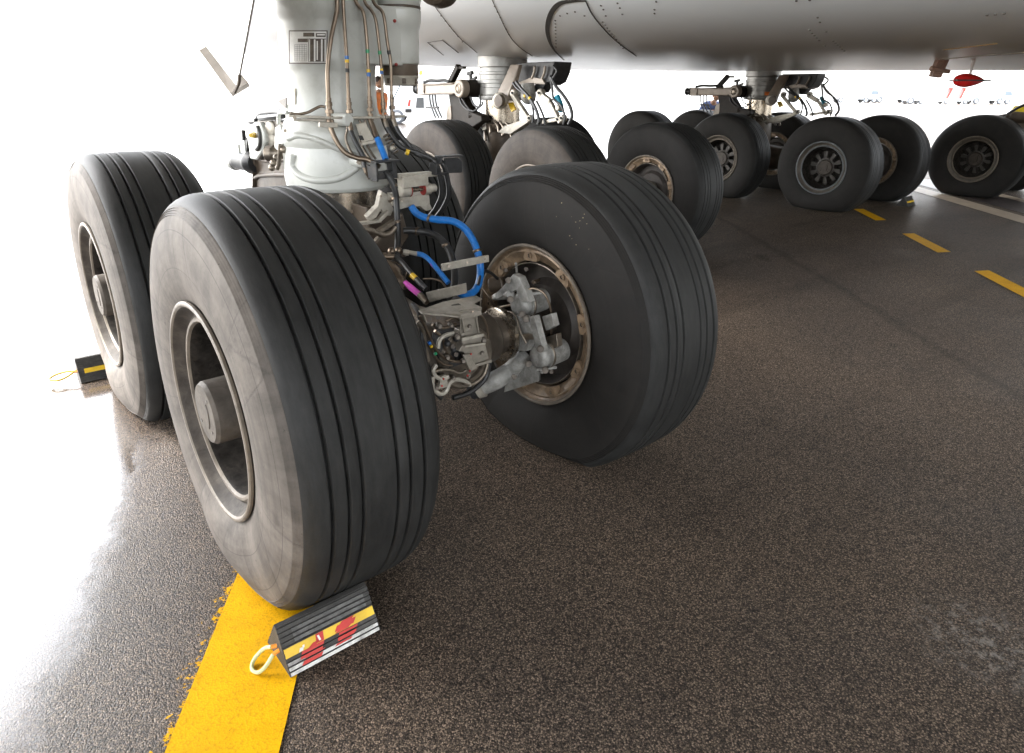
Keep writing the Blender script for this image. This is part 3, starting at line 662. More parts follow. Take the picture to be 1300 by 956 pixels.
# side housing on the inboard side of the leg, its web and dark lower neck
hc = P(506, 50, -.10); hx, hy = hc.x, hc.y
zz = lambda py: P(506, py, -.10).z
b = MB(); b.lathe((hx, hy, 0), Z, [(zz(82), .086), (zz(79), .089), (zz(58), .090), (zz(40), .092), (zz(34), .098), (zz(28), .102), (zz(16), .104), (zz(13), .103), (zz(11), .096)], 40)
for za_, zb_ in ((zz(84), zz(12)),):
    b.hexa([(.05, -.19, za_), (hx, hy - .075, za_), (hx, hy + .06, za_), (.05, .02, za_), (.05, -.19, zb_), (hx, hy - .085, zb_), (hx, hy + .06, zb_), (.05, .02, zb_)])
b.build('actuator_housing', 'paint', strut, .006)
one('actuator_neck', 'brown', lambda b: b.lathe((hx, hy, 0), Z, [(zz(98), .080), (zz(96), .083), (zz(81), .083)], 36), strut)
def capf(b):
    b.lathe((hx, hy, 0), Z, [(zz(109), .070), (zz(107.5), .076), (zz(100), .080), (zz(98), .085), (zz(96.5), .085), (zz(96), .080)], 36)
    for a in (200, 250, 300):
        c = Vector((hx + .08 * cos(radians(a)), hy + .08 * sin(radians(a)), zz(103))); b.box(c, (.016, .012, .022), Matrix.Rotation(radians(a + 90), 3, 'Z'), 1)
one('actuator_end_cap', ['alloy', 'brown'], capf, strut, .002)
one('actuator_top', 'paint', lambda b: b.lathe((hx + .01, hy, 0), Z, [(zz(10), .085), (zz(7), .094), (zz(-3), .10), (zz(-60), .10)], 36), strut)
one('oily_ring', 'brown', lambda b: b.lathe((hx + .005, hy, 0), Z, [(zz(12.5), .093), (zz(11.5), .099), (zz(8.5), .099), (zz(8), .09)], 36), strut)
tj = P(556, -14, -.05)
one('side_brace_joint', 'brown', lambda b: b.lathe(tj + Vector((-.06, -.04, 0)), Vector((.8, .5, 0)), [(0, .05), (.01, .075), (.1, .08), (.15, .07)], 28), strut, .003)
one('side_brace', 'paint', lambda b: b.cyl(tj, tj + Vector((1.6, .7, .55)), .055), strut)
for p in ((501, 26.5), (503, 82)): one('red_bolt', 'darkred', lambda b: b.ball(P(*p, hy - .088), .0075, 6), strut)

# placard and small plate on the leg: curved sheets on the cylinder
def on_cyl(px, py, r):
    y = -.2
    for _ in range(12):
        a = at(px, py, y=y); y += (sqrt(a.x ** 2 + a.y ** 2) - r) * .6
    return at(px, py, y=y)
def sheet(b, x0, y0, x1, y1, r, m=0, nx=10, ny=2, th=.003):
    o = len(b.v)
    for rr in (r, r - th):
        for j in range(ny + 1):
            for i in range(nx + 1): b.v.append(tuple(on_cyl(x0 + (x1 - x0) * i / nx, y0 + (y1 - y0) * j / ny, rr)))
    q = (nx + 1) * (ny + 1)
    for j in range(ny):
        for i in range(nx):
            a = o + j * (nx + 1) + i; b.f.append([a, a + 1, a + nx + 2, a + nx + 1]); b.m.append(m)
    for i in range(nx):
        for j0 in (0, ny):
            a = o + j0 * (nx + 1) + i; b.f.append([a, a + 1, a + 1 + q, a + q]); b.m.append(m)
    for j in range(ny):
        for i0 in (0, nx):
            a = o + j * (nx + 1) + i0; b.f.append([a, a + nx + 1, a + nx + 1 + q, a + q]); b.m.append(m)
pl = one('placard', ['labeldark'], lambda b: sheet(b, 366.5, 38.5, 416, 81, .2065), strut)
one('placard_plate', ['white'], lambda b: sheet(b, 368, 40, 414.5, 79.5, .2085), strut)
def plprint(b):
    sheet(b, 385, 41.5, 399, 46.5, .2100, 0, 4, 1, .001); sheet(b, 401, 42, 413.5, 47, .2100, 0, 4, 1, .001)
    sheet(b, 378, 49, 391, 53.5, .2100, 0, 4, 1, .001); sheet(b, 391.5, 49, 413.8, 78.5, .2098, 0, 8, 1, .001)
    for i in range(9): sheet(b, 374, 56.5 + i * 2.6, 390, 56.8 + i * 2.6, .2100, 0, 4, 1, .001)
    for i in range(6): sheet(b, 374 + i * 3.1, 56.5, 374.3 + i * 3.1, 77.5, .2100, 0, 1, 2, .001)
one('placard_print', 'labeldark', plprint, strut)
def plw(b):
    for x0, x1 in ((392.3, 393.6), (398.5, 400.5), (407.5, 409.5), (412, 413.6)): sheet(b, x0, 50, x1, 78, .2106, 0, 1, 2, .001)
    sheet(b, 402, 52, 403.5, 76, .2106, 0, 1, 2, .001); sheet(b, 402.5, 43.2, 412.5, 45, .2106, 0, 3, 1, .001)
one('placard_chart', 'white', plw, strut)
one('small_plate', ['white'], lambda b: sheet(b, 364, 113, 374, 132, .199), strut)
one('plate_edge', ['steel2'], lambda b: (sheet(b, 373.6, 112.5, 375, 132.6, .200, 0, 2, 2), sheet(b, 364, 131.6, 375, 132.8, .200, 0, 4, 1)), strut)

# pipe bracket plate across the front of the leg
def brk(b):
    q = [P(366, 147, -.205), P(418, 149.5, -.245), P(480, 149, -.245), P(511, 147.5, -.20)]
    for a, c in zip(q, q[1:]): b.bar(a, c, .035, .010)
    b.bar(P(372, 152, -.21), P(418, 152.5, -.235), .012, .012)
    b.bar(P(405, 158, -.25), P(428, 159, -.26), .02, .02)
one('pipe_bracket', 'alloy', brk, G1, .002)

# hydraulic pipes with end fittings and colour bands
PY = -.245
pipes = [
    ('steel', .0088, [(427, -30), (428, 8), (426, 22), (420, 50), (416.5, 80), (416, 100), (417, 128)], [], 128),
    ('steel', .0074, [(434.5, -30), (436.5, 20), (440, 70), (441.5, 100), (442.5, 128)], [(71, 75.5, 'bband'), (75.5, 79.5, 'yband'), (87, 92, 'blackm')], 128),
    ('steel', .0074, [(446, -30), (452, 2), (460, 13), (463, 25), (466, 55), (468, 95), (469, 126)], [(63, 67.5, 'gband'), (88, 92, 'yband'), (92, 97, 'bband')], 126),
    ('steel', .0066, [(455, -30), (463, 2), (472, 14), (477, 26), (481, 55), (484, 85), (486, 128)], [(64.5, 69, 'gband'), (87, 90, 'yband'), (90, 94, 'bband')], 128),
    ('steel', .0070, [(466, -30), (474, 2), (484, 13), (488, 24), (492, 55), (496, 80), (497, 124)], [(64, 69, 'blackm')], 124)]
for mt, r, pts, bands, ye in pipes:
    p = one('hydraulic_pipe', mt, lambda b: b.tube([P(*q, PY) for q in pts] + [P(pts[-1][0] + .4, ye + 22, PY)], r, 12, 0, 5))
    def xy(yy):
        for (a, b0), (c, d0) in zip(pts, pts[1:]):
            if b0 <= yy <= d0: return a + (c - a) * (yy - b0) / (d0 - b0)
        return pts[-1][0]
    for y0, y1, bm_ in bands: one('colour_band', bm_, lambda b: b.cyl(P(xy(y0), y0, PY), P(xy(y1), y1, PY), r * 1.14, None, 14), p)
    xe = pts[-1][0]
    def fit(b):
        c0 = P(xe, ye - 4, PY)
        for dz, rr, nn in ((0, 1.25, 14), (.016, 1.55, 14), (.030, 1.25, 14), (.046, 1.9, 6), (.070, 1.5, 14), (.085, 1.75, 6)):
            b.cyl(c0 - Z * dz, c0 - Z * (dz + .0155), r * rr, None, nn, 0, .0012)
    one('pipe_fitting', 'steel', fit, p, 0, 30)
# lower continuations
one('hydraulic_pipe', 'steel', lambda b: b.tube([P(417, 148, PY), P(418, 155, -.25), P(422, 168, -.26), (P(430, 184, -.28)), P(440, 195, -.30), P(455, 201, -.33), P(468, 203, -.36), P(482, 212, -.40)], .0105, 12, 0, 6))
one('hose', 'black', lambda b: b.tube([P(443, 154, -.25), P(446, 168, -.27), P(452, 182, -.29), P(460, 198, -.31), P(463, 213, -.32)], .0105, 10, 0, 5))
one('hose_fitting', 'steel', lambda b: (b.cyl(P(442.5, 150, -.25), P(446, 166, -.27), .0125, .010, 12), b.cyl(P(462, 208, -.315), P(466, 220, -.325), .012, .010, 6), b.cyl(P(465, 218, -.325), P(470, 227, -.33), .009, .008, 8)))
one('hose', 'black', lambda b: b.tube([P(470, 152, -.25), P(474, 162, -.27), P(481, 178, -.30), P(487, 195, -.34), P(491, 206, -.38)], .0100, 10, 0, 5))
one('blue_sleeve', 'blue', lambda b: b.tube([P(479, 176, -.30), P(484, 188, -.33), P(490, 203, -.37)], .0138, 14, 0, 5), label='bright blue sleeve on the hose under the pipe bracket')
one('hose_fitting', 'steel', lambda b: (b.cyl(P(469, 150, -.25), P(473, 160, -.265), .011, .012, 12), b.cyl(P(473, 160, -.265), P(478, 174, -.29), .012, .0125, 12)))
for k_, (a, c) in enumerate((((486, 148), (553, 206)), ((497, 147), (562, 208)))):
    one('hose', 'black', lambda b: b.tube([P(*a, -.235), P(a[0] + 4, a[1] + 12, -.25), P(a[0] + 12, a[1] + 26, -.27), P(a[0] + 24, a[1] + 39, -.29), P(530, 194 + 2 * k_, -.32), P(c[0] - 6, 201 + 3 * k_, -.35), P(*c, -.37), P(c[0] + 5, 222, -.37), P(c[0] + 8, 245, -.36), P(c[0] + 2, 262, -.33), P(c[0] - 8, 276, -.28)], .0120, 10, 0, 6))
    one('hose_fitting', 'steel2', lambda b: b.cyl(P(*a, -.235), P(a[0] + 5, a[1] + 14, -.253), .0135, .0125, 12))
one('yellow_hose_band', 'yband', lambda b: b.tube([P(515, 192.5, -.31), P(519, 194, -.315)], .0128, 10, 0, 0))
# coiled fitting beside the blue sleeve
one('coil_fitting', 'steel2', lambda b: [b.lathe(P(490 + i * 2.4, 172 + i * 4.2, -.33), Vector((.4, -.2, -.8)), [(-.004, .012), (0, .017), (.004, .012)], 12) for i in range(6)])
one('fitting_tip', 'alloy', lambda b: b.ball(P(498, 188, -.35), .011, 6))

# black hose brackets and the cross bar
def hbr(b):
    A = lambda x, y: P(x, y, -.40)
    b.prism([A(473, 212), A(475, 229), A(505, 226), A(503, 203), A(497, 203), A(499, 218), A(481, 221), A(480, 211)], (0, .05, .004))
    b.bar(A(474, 206), A(504, 203), .05, .008)
    b.bar(A(474, 207), A(476, 230), .05, .008, (1, 0, 0))
one('hose_bracket', 'blackm', hbr, G1, .002)
def hbr2(b):
    A = lambda x, y: P(x, y, -.38)
    b.bar(A(556, 199), A(584, 197), .055, .007); b.bar(A(557, 199), A(556, 207), .055, .007, (1, 0, 0)); b.bar(A(549, 208), A(558, 207), .05, .007)
    b.bar(A(550, 208), A(550, 222), .055, .008, (1, 0, 0)); b.bar(A(550, 221), A(566, 220), .05, .007)
    b.prism([A(565, 201), A(581, 200), A(587, 204), A(587, 219), A(571, 220), A(566, 213)], (0, .012, 0))
one('hose_bracket', 'blackm', hbr2, G1, .002)
one('cross_bar', 'alloy', lambda b: b.bar(P(503, 224, -.37), P(561, 219.5, -.35), .034, .022), G1, .002)
# jointed white bracket assembly with polished pin
def jb(b):
    A = lambda x, y, d=-.38: P(x, y, d)
    b.prism([A(505, 250), A(545, 247), A(546, 259), A(549, 266), A(541, 268), A(534, 262), A(522, 262), A(508, 266)], (0, .09, .01))
    b.bar(A(508, 231), A(540, 227), .05, .05)
    for x0, x1, y0 in ((508, 520, 242), (537, 546, 239)):
        b.cyl(A(x0, y0 + 1), A(x1, y0), .026, .026, 18, 0, .004)
    b.cyl(A(546, 239), A(553, 238), .019, .017, 12, 0, .003)
    # stepped arm reaching down to the left
    b.prism([A(485, 243), A(492, 247), A(500, 266), A(496, 274), A(490, 274), A(484, 266), A(478, 276), A(470, 282), A(466, 276), A(480, 262), A(482, 252)], (0, .03, .006))
    b.bar(A(455, 284), A(482, 280), .035, .012); b.bar(A(480, 280), A(492, 268), .03, .016)
one('jointed_bracket', 'alloy', jb, G1, .003)
one('polished_pin', 'chrome', lambda b: b.cyl(P(520, 242, -.38), P(538, 240, -.38), .0085, None, 14))
for x, y in ((519.8, 242), (536.6, 240.2)): one('red_seal', 'darkred', lambda b: b.cyl(P(x, y, -.38), P(x + .6, y - .05, -.38), .0266, None, 14))
for x, y in ((483.5, 249), (491, 271), (510, 255)): one('bracket_bolt', 'steel2', lambda b: b.cyl(P(x, y, -.375), P(x, y, -.39), .006, None, 6))
one('bracket_arm', 'steel2', lambda b: (b.tube([P(459, 291, -.45), P(472, 293, -.45), P(485, 298, -.45), P(495, 296, -.45), P(502, 288, -.45)], .012, 10, 0, 5), b.bar(P(476, 296, -.43), P(500, 281, -.43), .03, .014), b.bar(P(475, 308, -.42), P(508, 272, -.42), .02, .012)))
one('hose_ring', 'steel', lambda b: (b.lathe(P(502, 251.5, -.41), Vector((0, .2, 1)), [(-.006, .016), (-.004, .021), (.004, .021), (.006, .016)], 18), b.bar(P(494, 256, -.40), P(502, 252, -.40), .012, .008)))
one('support_arm', 'brown', lambda b: (b.prism([P(465, 262, -.30), P(512, 270, -.30), P(520, 300, -.30), P(500, 330, -.30), P(470, 310, -.30)], (0, .14, 0))), G1, .01)

# hoses that loop down to the bogie
one('hose', 'black', lambda b: b.tube([P(489, 218, -.39), P(495, 226, -.41), P(501, 240, -.42), P(503, 254, -.42), P(504, 275, -.43), P(505, 300, -.45), P(504, 318, -.48), P(503, 330, -.52)], .0132, 12, 0, 6))
one('blue_hose', 'blue', lambda b: b.tube([P(522, 262, -.40), P(528, 270, -.42), P(539, 276, -.45), P(556, 279, -.50), P(575, 281, -.55), P(590, 290, -.60), P(601, 306, -.64), P(608, 326, -.68), P(610, 345, -.70), P(607, 362, -.73), P(599, 372, -.76), P(588, 374.5, -.78), P(580, 369, -.80)], .0158, 14, 0, 6), label='thick bright blue hose looping towards the brake')
one('hose', 'black', lambda b: b.tube([P(512, 293, -.45), P(524, 293, -.47), P(541, 295, -.50), P(556, 301, -.54), P(567, 312, -.58), P(574, 328, -.63), P(577, 345, -.68), P(577, 360, -.72), P(573, 373, -.76), P(564, 380, -.78)], .0150, 12, 0, 6))
one('hose_tie_bar', 'alloy', lambda b: (b.bar(P(561, 339.5, -.70), P(620, 328, -.72), .012, .030),), G1, .002)
for x, y in ((570, 338), (593, 333.5), (615, 329)): one('tie_bar_bolt', 'steel2', lambda b: b.cyl(P(x, y, -.704), P(x, y, -.724), .006, None, 8))
one('blue_hose', 'blue', lambda b: b.tube([P(529, 322, -.55), P(537, 324, -.58), P(546, 331, -.62), P(557, 344, -.67), P(569, 359, -.73)], .0108, 12, 0, 6), label='thin blue hose with a purple band')
one('purple_band', 'purple', lambda b: b.tube([P(548.5, 334, -.631), P(553, 339, -.65)], .0113, 12, 0, 0))
one('hose_fitting', 'alloy', lambda b: (b.cyl(P(518, 320, -.53), P(530, 322.5, -.555), .0085, .0105, 12), b.cyl(P(512, 320, -.52), P(519, 321, -.53), .013, None, 6)))
# swivel cluster above the beam
def swv(b):
    for x, y, r, d in ((488, 325, .016, -.52), (497, 319, .017, -.50), (506, 318, .016, -.49), (513, 322, .014, -.50), (495, 326, .017, -.53)): b.ball(P(x, y, d), r, 7)
    b.cyl(P(484, 326, -.53), P(503, 326, -.54), .0115, None, 12, 0, .002)
    b.lathe(P(491, 334, -.54), P(514, 362, -.66) - P(491, 334, -.54), [(0, .018), (.02, .026), (.075, .028), (.09, .020), (.12, .019), (.15, .015)], 20)
one('hose_swivel', 'steel', swv)
one('hose', 'black', lambda b: b.tube([P(501, 326, -.54), P(510, 333, -.58), P(520, 345, -.64), P(531, 357, -.70), P(541, 367, -.75)], .0112, 12, 0, 5))
one('yellow_hose_band', 'yband', lambda b: b.tube([P(523, 349, -.66), P(528, 354, -.686)], .0118, 12, 0, 0))
one('pink_sleeve', 'pink', lambda b: b.cyl(P(514, 359, -.66), P(534, 375, -.74), .0125, None, 16), label='shiny pink sleeve on a thin hose')
one('hose_fitting', 'steel2', lambda b: b.cyl(P(533, 374, -.735), P(542, 384, -.78), .0140, .0125, 12))
one('thin_pipe', 'steel', lambda b: (b.tube([P(537, 354, -.72), P(548, 354, -.73), P(559, 357, -.74), P(566, 365, -.76)], .0034, 8, 0, 5), b.tube([P(500, 332, -.56), P(516, 342, -.62), P(513, 355, -.64)], .003, 8, 0, 4)))
# channel bracket below the hoses
def chan(b):
    A = lambda x, y, d: P(x, y, d)
    b.hexa([A(541, 373, -.80), A(592, 361, -.88), A(592, 361, -.80), A(541, 373, -.72), A(541, 371, -.80), A(592, 359, -.88), A(592, 359, -.80), A(541, 371, -.72)])
    b.hexa([A(541, 373, -.80), A(592, 361, -.88), A(591, 360, -.872), A(541, 371, -.79), A(545, 384, -.80), A(593, 372, -.88), A(593, 372, -.872), A(545, 384, -.79)])
one('hose_channel', 'steel3', chan, G1, .0015)

# bogie beam and axles
def beam(b):
    b.lathe((0, -.96, ZA), Vector((0, 1, 0)), [(0, .10), (.02, .125), (.14, .135), (.24, .125), (.40, .115), (.75, .15), (.98, .165), (1.21, .15), (1.56, .115), (1.70, .125), (1.80, .135), (1.94, .125), (1.96, .10)], 32)
    b.lathe((0, 0, 0), Z, [(.56, .19), (.74, .20), (.80, .195), (.83, .18)], 40)
one('bogie_beam', 'brown', beam, G1)
one('beam_end', 'steel2', lambda b: (b.lathe((0, -.985, ZA), Vector((0, -1, 0)), [(-.02, .13), (.0, .128), (.01, .118), (.008, .09), (-.005, .085), (-.005, 0)], 36),))
for y in (-WY, WY):
    one('axle', 'axle_metal', lambda b: b.lathe((-.62, y, ZA), Vector((1, 0, 0)), [(0, .075), (.28, .08), (.32, .112), (.46, .118), (.50, .122), (.76, .122), (.79, .105), (.83, .105), (.85, .085), (1.24, .075)], 40), G1)
one('axle_ring', 'chrome', lambda b: b.lathe((.262, -WY, ZA), Vector((1, 0, 0)), [(0, .110), (.004, .117), (.026, .117), (.030, .110)], 40))
# brake pipes and box on the front of the beam
def E_(x, y, d=-1.03): return P(x, y, d)
def fbox(b):
    b.hexa([E_(584, 424), E_(607, 419), E_(607, 419, -.98), E_(584, 424, -.98), E_(583, 420 - 26), E_(606, 391), E_(606, 391, -.98), E_(583, 394, -.98)])
    b.prism([E_(586, 421), E_(608, 417), E_(617, 440), E_(621, 455), E_(602, 464), E_(588, 447), E_(582, 446), E_(588, 438), E_(586, 432)], (0, .05, .004))
    b.prism([E_(588, 451, -1.045), E_(598, 449, -1.045), E_(606, 468, -1.045), E_(597, 472, -1.045)], (0, .012, 0))
    b.bar(E_(603, 464, -1.04), E_(624, 458, -1.04), .010, .012)
    for x, y in ((593.5, 477),): b.lathe(E_(x, y, -1.045), Vector((.3, -1, 0)), [(0, .0115), (.008, .0115), (.008, .006), (0, .006)], 14, 0, False, False)
one('valve_block', 'steel3', fbox, G1, .0025)
for x, y in ((598, 449.5), (596.5, 471), (593.5, 477), (563, 481), (561, 490)): one('red_seal', 'redpaint', lambda b: b.ball(E_(x, y, -1.06), .004, 5))
def tplate(b):
    T = lambda x, y, d: P(x, y, d)
    q = [T(531, 394, -.98), T(536, 397, -1.04), T(583, 402, -1.05), T(585, 400, -1.05), T(610, 396, -1.06), T(612, 390, -1.03), T(601, 385, -.98), T(612, 379, -.94), T(604, 375, -.88), T(562, 383, -.92)]
    b.prism(q, (0, 0, -.006))
    b.bar(T(584, 403, -1.055), T(611, 397, -1.062), .004, .018); b.bar(T(536, 398, -1.045), T(540, 409, -1.045), .02, .006, (1, 0, 0))
    for x in (586, 604): b.bar(T(x, 403, -1.055), T(x + 3, 422, -1.05), .012, .006, (1, 0, 0))
one('cover_plate', 'steel3', tplate, G1, .0015)
one('plate_slot', 'seam', lambda b: b.prism([P(573, 387, -.975), P(582, 385, -.975), P(594, 393, -1.0), P(585, 396, -1.0)], (0, 0, -.0030)))
for x, y in ((545, 405), (556, 403), (575, 440), (579, 450)): one('plate_bolt', 'brown', lambda b: b.cyl(E_(x, y, -.99), E_(x, y, -1.01), .009, None, 8))
bp = [('steel', .0058, [(533, 401), (541, 417), (549, 436), (557, 448), (567, 456), (578, 459), (588, 459)], -1.03), ('steel', .005, [(545, 432), (550, 447), (556, 457), (565, 463), (574, 464)], -1.01),
      ('steel', .0065, [(549, 412), (560, 416), (570, 415), (579, 411)], -1.0), ('steel2', .0085, [(619, 462), (615, 474), (607, 483), (598, 488), (588, 486)], -1.03),
      ('black', .011, [(621, 460), (617, 478), (606, 491), (592, 500), (575, 505)], -1.0)]
for mt, r, pts, d in bp: one('brake_pipe', mt, lambda b: b.tube([E_(*q, d) for q in pts], r, 10, 0, 5))
one('colour_band', 'bband', lambda b: b.tube([E_(544.4, 434), E_(546, 437)], .0064, 8, 0, 0)); one('colour_band', 'yband', lambda b: b.tube([E_(546.5, 438.5), E_(548, 440.5)], .0064, 8, 0, 0)); one('colour_band', 'gband', lambda b: b.tube([E_(552, 448), E_(553.5, 450)], .0064, 8, 0, 0))
one('pipe_clamp', 'alloy', lambda b: (b.tube([E_(554, 463), E_(550, 470), E_(553, 478), E_(562, 481), E_(569, 478)], .0088, 8, 0, 5), b.tube([E_(549, 478), E_(550, 492), E_(558, 500), E_(566, 497), E_(571, 486), E_(580, 482), E_(590, 484), E_(597, 489)], .0088, 8, 0, 5), b.prism([E_(560, 478, -1.035), E_(567, 476, -1.035), E_(569, 491, -1.035), E_(557, 494, -1.035)], (0, .012, 0))))
one('hose_loop', 'alloy', lambda b: b.tube([E_(556, 442, -1.0), E_(558, 432, -1.0), E_(565, 426, -1.0), E_(576, 423, -1.0)], .0085, 8, 0, 5))
for i in range(3): one('wire_clip', 'steel2', lambda b: b.cyl(E_(515 + i * 2, 395 + 7 * i, -.93), E_(526 + i * 2, 401 + 7 * i, -.95), .007, None, 8, 0, .001))
one('junction_block', 'blackm', lambda b: (b.prism([E_(560, 422, -.985), E_(582, 420, -.985), E_(588, 462, -.985), E_(566, 470, -.985), E_(553, 448, -.985)], (0, .05, 0)), [b.ball(E_(x, y, -1.0), .013, 6) for x, y in ((568, 436), (576, 444), (579, 430))]), G1, .004)

# ---- brake castings on the inboard front wheel (parts of wheel C)
BX = .335
def wl(v): return v - Vector((WX, -WY, ZA))
def K(x, y, d=BX): return wl(X(x, y, d))
ax1 = Vector((1, 0, 0))
def pistons(b, x, y, r=.052, L=.085):
    c = K(x, y); b.lathe(c, ax1, [(0, 0), (0, r * .62), (.006, r * .86), (.018, r), (L * .62, r), (L * .64, r * 1.06), (L, r * 1.06), (L + .07, r * .95)], 28, 0, False, False)
for x, y in ((655, 388), (680, 454)):
    one('brake_piston', 'cast', lambda b: (pistons(b, x, y), b.ball(K(x + 8, y + (-16 if y < 400 else 18), .41), .009, 6)), wC)
def carm(b):
    b.prism([K(671, 402, .300), K(678, 401, .300), K(690, 447, .300), K(681, 448, .300)], (.03, 0, 0))
    b.prism([K(651, 348, .325), K(659, 352, .325), K(668, 372, .325), K(672, 384, .325), K(661, 384, .325), K(655, 368, .325), K(647, 372, .325), K(631, 380, .325), K(628, 374, .325), K(640, 362, .325)], (.035, 0, 0))
    b.cyl(K(629, 377, .40), K(648, 374, .325), .016, .019, 14); b.cyl(K(656, 346, .335), K(655, 334, .31), .0055, None, 8)
    b.prism([K(652, 400, .31), K(670, 404, .31), K(676, 420, .31), K(668, 446, .31), K(652, 444, .31), K(646, 420, .31)], (.04, 0, 0))
one('brake_link', 'cast', carm, wC, .006)
def tarm(b):
    q = [X(600, 496, .21), X(618, 488, .24), X(634, 480, .29), X(648, 470, .35), X(660, 458, .37), X(668, 450, .40)]
    b.tube([wl(v) for v in q], lambda t: .043 - .012 * abs(t - .35), 16, 0, 5)
    b.hexa([K(648, 452, .37), K(684, 462, .37), K(684, 484, .37), K(640, 498, .35)] + [K(650, 450, .43), K(686, 460, .43), K(686, 482, .43), K(644, 494, .42)])
one('torque_rod', 'cast', tarm, wC, .004)
one('torque_rod_end', 'alloy', lambda b: b.lathe(wl(X(608, 491, .215)), wl(X(622, 486, .25)) - wl(X(608, 491, .215)), [(-.012, .04), (-.01, .051), (.018, .053), (.02, .045)], 24), wC)
one('torque_rod_seal', 'blackm', lambda b: b.lathe(wl(X(603, 493, .20)), wl(X(622, 486, .25)) - wl(X(608, 491, .215)), [(-.03, .03), (-.02, .045), (.0, .047)], 24), wC)
def bcyl(b):
    b.cyl(K(622, 362, .42), K(640, 360, .46), .034, None, 20, 0, .004); b.cyl(K(637, 356, .41), K(641, 373, .405), .008, None, 8); b.ball(K(636, 373, .40), .011, 6)
one('brake_bleeder', 'brown', bcyl, wC)
one('brake_pipe', 'steel', lambda b: b.tube([K(612, 366, .34), K(620, 376, .36), K(626, 386, .38), K(633, 390, .40), K(645, 388, .41), K(662, 384, .42)], .0062, 10, 0, 5), wC)
one('brake_hose', 'black', lambda b: b.tube([X(607, 362, .24) - Vector((WX, -WY, ZA)), K(612, 345, .30), K(622, 346, .35), K(632, 354, .40)], .007, 10, 0, 5), wC)
for x, y in ((700, 402), (698, 432), (668, 342), (642, 343), (700, 472), (678, 484)): one('brake_bolt', 'brown', lambda b: b.cyl(K(x, y, .465), K(x, y, .45), .011, None, 6, 0, .002), wC)

def detail(name, mat, fn, bevel=.002): return one(name, mat, fn, wC, bevel)
for q, m_ in (([(640, 408), (652, 402), (657, 414), (650, 428), (640, 424)], 'cast'), ([(662, 424), (676, 424), (679, 431), (664, 432)], 'steel2')): detail('brake_bracket', m_, lambda b: b.prism([K(*p_, .33 if m_ == 'cast' else .30) for p_ in q], (.03, 0, 0)))
for q, m_ in (([(688, 402), (700, 398), (704, 414), (693, 420)], 'cast'), ([(692, 428), (706, 424), (708, 440), (696, 446)], 'steel2')): detail('brake_bracket', m_, lambda b: b.prism([K(*p_, .39) for p_ in q], (.03, 0, 0)))
for x, y, d in ((648, 380, .30), (663, 399, .29), (668, 405, .28), (686, 443, .28), (692, 470, .32), (671, 462, .31), (652, 478, .33), (646, 356, .31), (655, 436, .28), (636, 484, .30)):
    detail('casting_bolt', 'axle_metal', lambda b: (b.cyl(K(x, y, d + .02), K(x, y, d), .0105, None, 6), b.cyl(K(x, y, d + .02), K(x, y, d + .012), .015, None, 12)), .001)
detail('brake_pipe', 'steel', lambda b: b.tube([K(664, 372, .33), K(676, 366, .36), K(690, 372, .39), K(698, 388, .41), K(700, 410, .42), K(699, 440, .42), K(694, 462, .40)], .0050, 8, 0, 5), 0)
detail('brake_pipe', 'steel2', lambda b: b.tube([K(640, 400, .28), K(648, 396, .29), K(656, 404, .29), K(660, 420, .28), K(668, 436, .29)], .0045, 8, 0, 5), 0)
detail('wear_pin', 'steel', lambda b: (b.cyl(K(694, 424, .44), K(688, 426, .38), .007, None, 10), b.cyl(K(689, 425.5, .39), K(686, 426.5, .37), .010, None, 6)))
detail('wear_pin', 'steel', lambda b: (b.cyl(K(684, 356, .44), K(679, 358, .38), .007, None, 10), b.cyl(K(680, 357.5, .39), K(677, 358.5, .37), .010, None, 6)))
for a, c in (((655, 375), (690, 371)), ((680, 469), (706, 466))): detail('piston_rib', 'cast', lambda b: b.bar(K(*a, .325), K(*c, .42), .016, .012))
for x, y in ((668, 386), (692, 450)): detail('piston_seam', 'steel2', lambda b: b.lathe(K(x, y, .365), ax1, [(0, .0565), (.003, .0592), (.009, .0592), (.012, .0565)], 28, 0, False, False), 0)
# more plumbing on the front of the beam
for pts, d, r, mt in (([(530, 408), (537, 420), (541, 440), (544, 458)], -1.0, .007, 'steel2'), ([(552, 420), (562, 430), (566, 446), (576, 456)], -.99, .006, 'steel'), ([(566, 408), (574, 404), (586, 408), (592, 418)], -1.01, .005, 'steel'),
                      ([(548, 474), (558, 470), (570, 470), (584, 474), (592, 470)], -1.02, .0075, 'steel2'), ([(600, 396), (612, 402), (618, 414), (620, 430)], -1.05, .0045, 'steel'), ([(540, 462), (546, 470), (547, 484), (551, 498)], -1.0, .010, 'black')):
    one('brake_pipe', mt, lambda b: b.tube([E_(*q, d) for q in pts], r, 8, 0, 5))
for x, y, r in ((556, 412, .012), (571, 411, .010), (579, 426, .012), (566, 452, .011), (586, 456, .012), (552, 490, .010), (574, 478, .010), (612, 430, .012), (594, 412, .009), (610, 446, .009)):
    one('pipe_union', 'axle_metal', lambda b: (b.cyl(E_(x, y, -1.0), E_(x + 2, y + 2, -1.035), r, None, 6, 0, .002), b.cyl(E_(x + 2, y + 2, -1.03), E_(x + 3, y + 3, -1.05), r * .6, None, 8)), G1, 0)
one('clamp_strap', 'alloy', lambda b: (b.bar(E_(586, 431, -1.055), E_(614, 425, -1.055), .012, .006, (0, -1, 0)), b.bar(E_(590, 440, -1.055), E_(616, 436, -1.055), .008, .005, (0, -1, 0))), G1, .001)
one('wire_loom', 'black', lambda b: b.tube([E_(524, 386, -.9), E_(532, 398, -.96), E_(535, 418, -.99), E_(538, 444, -1.0), E_(542, 470, -1.0), E_(548, 492, -1.0), E_(560, 506, -1.0)], .009, 8, 0, 5))
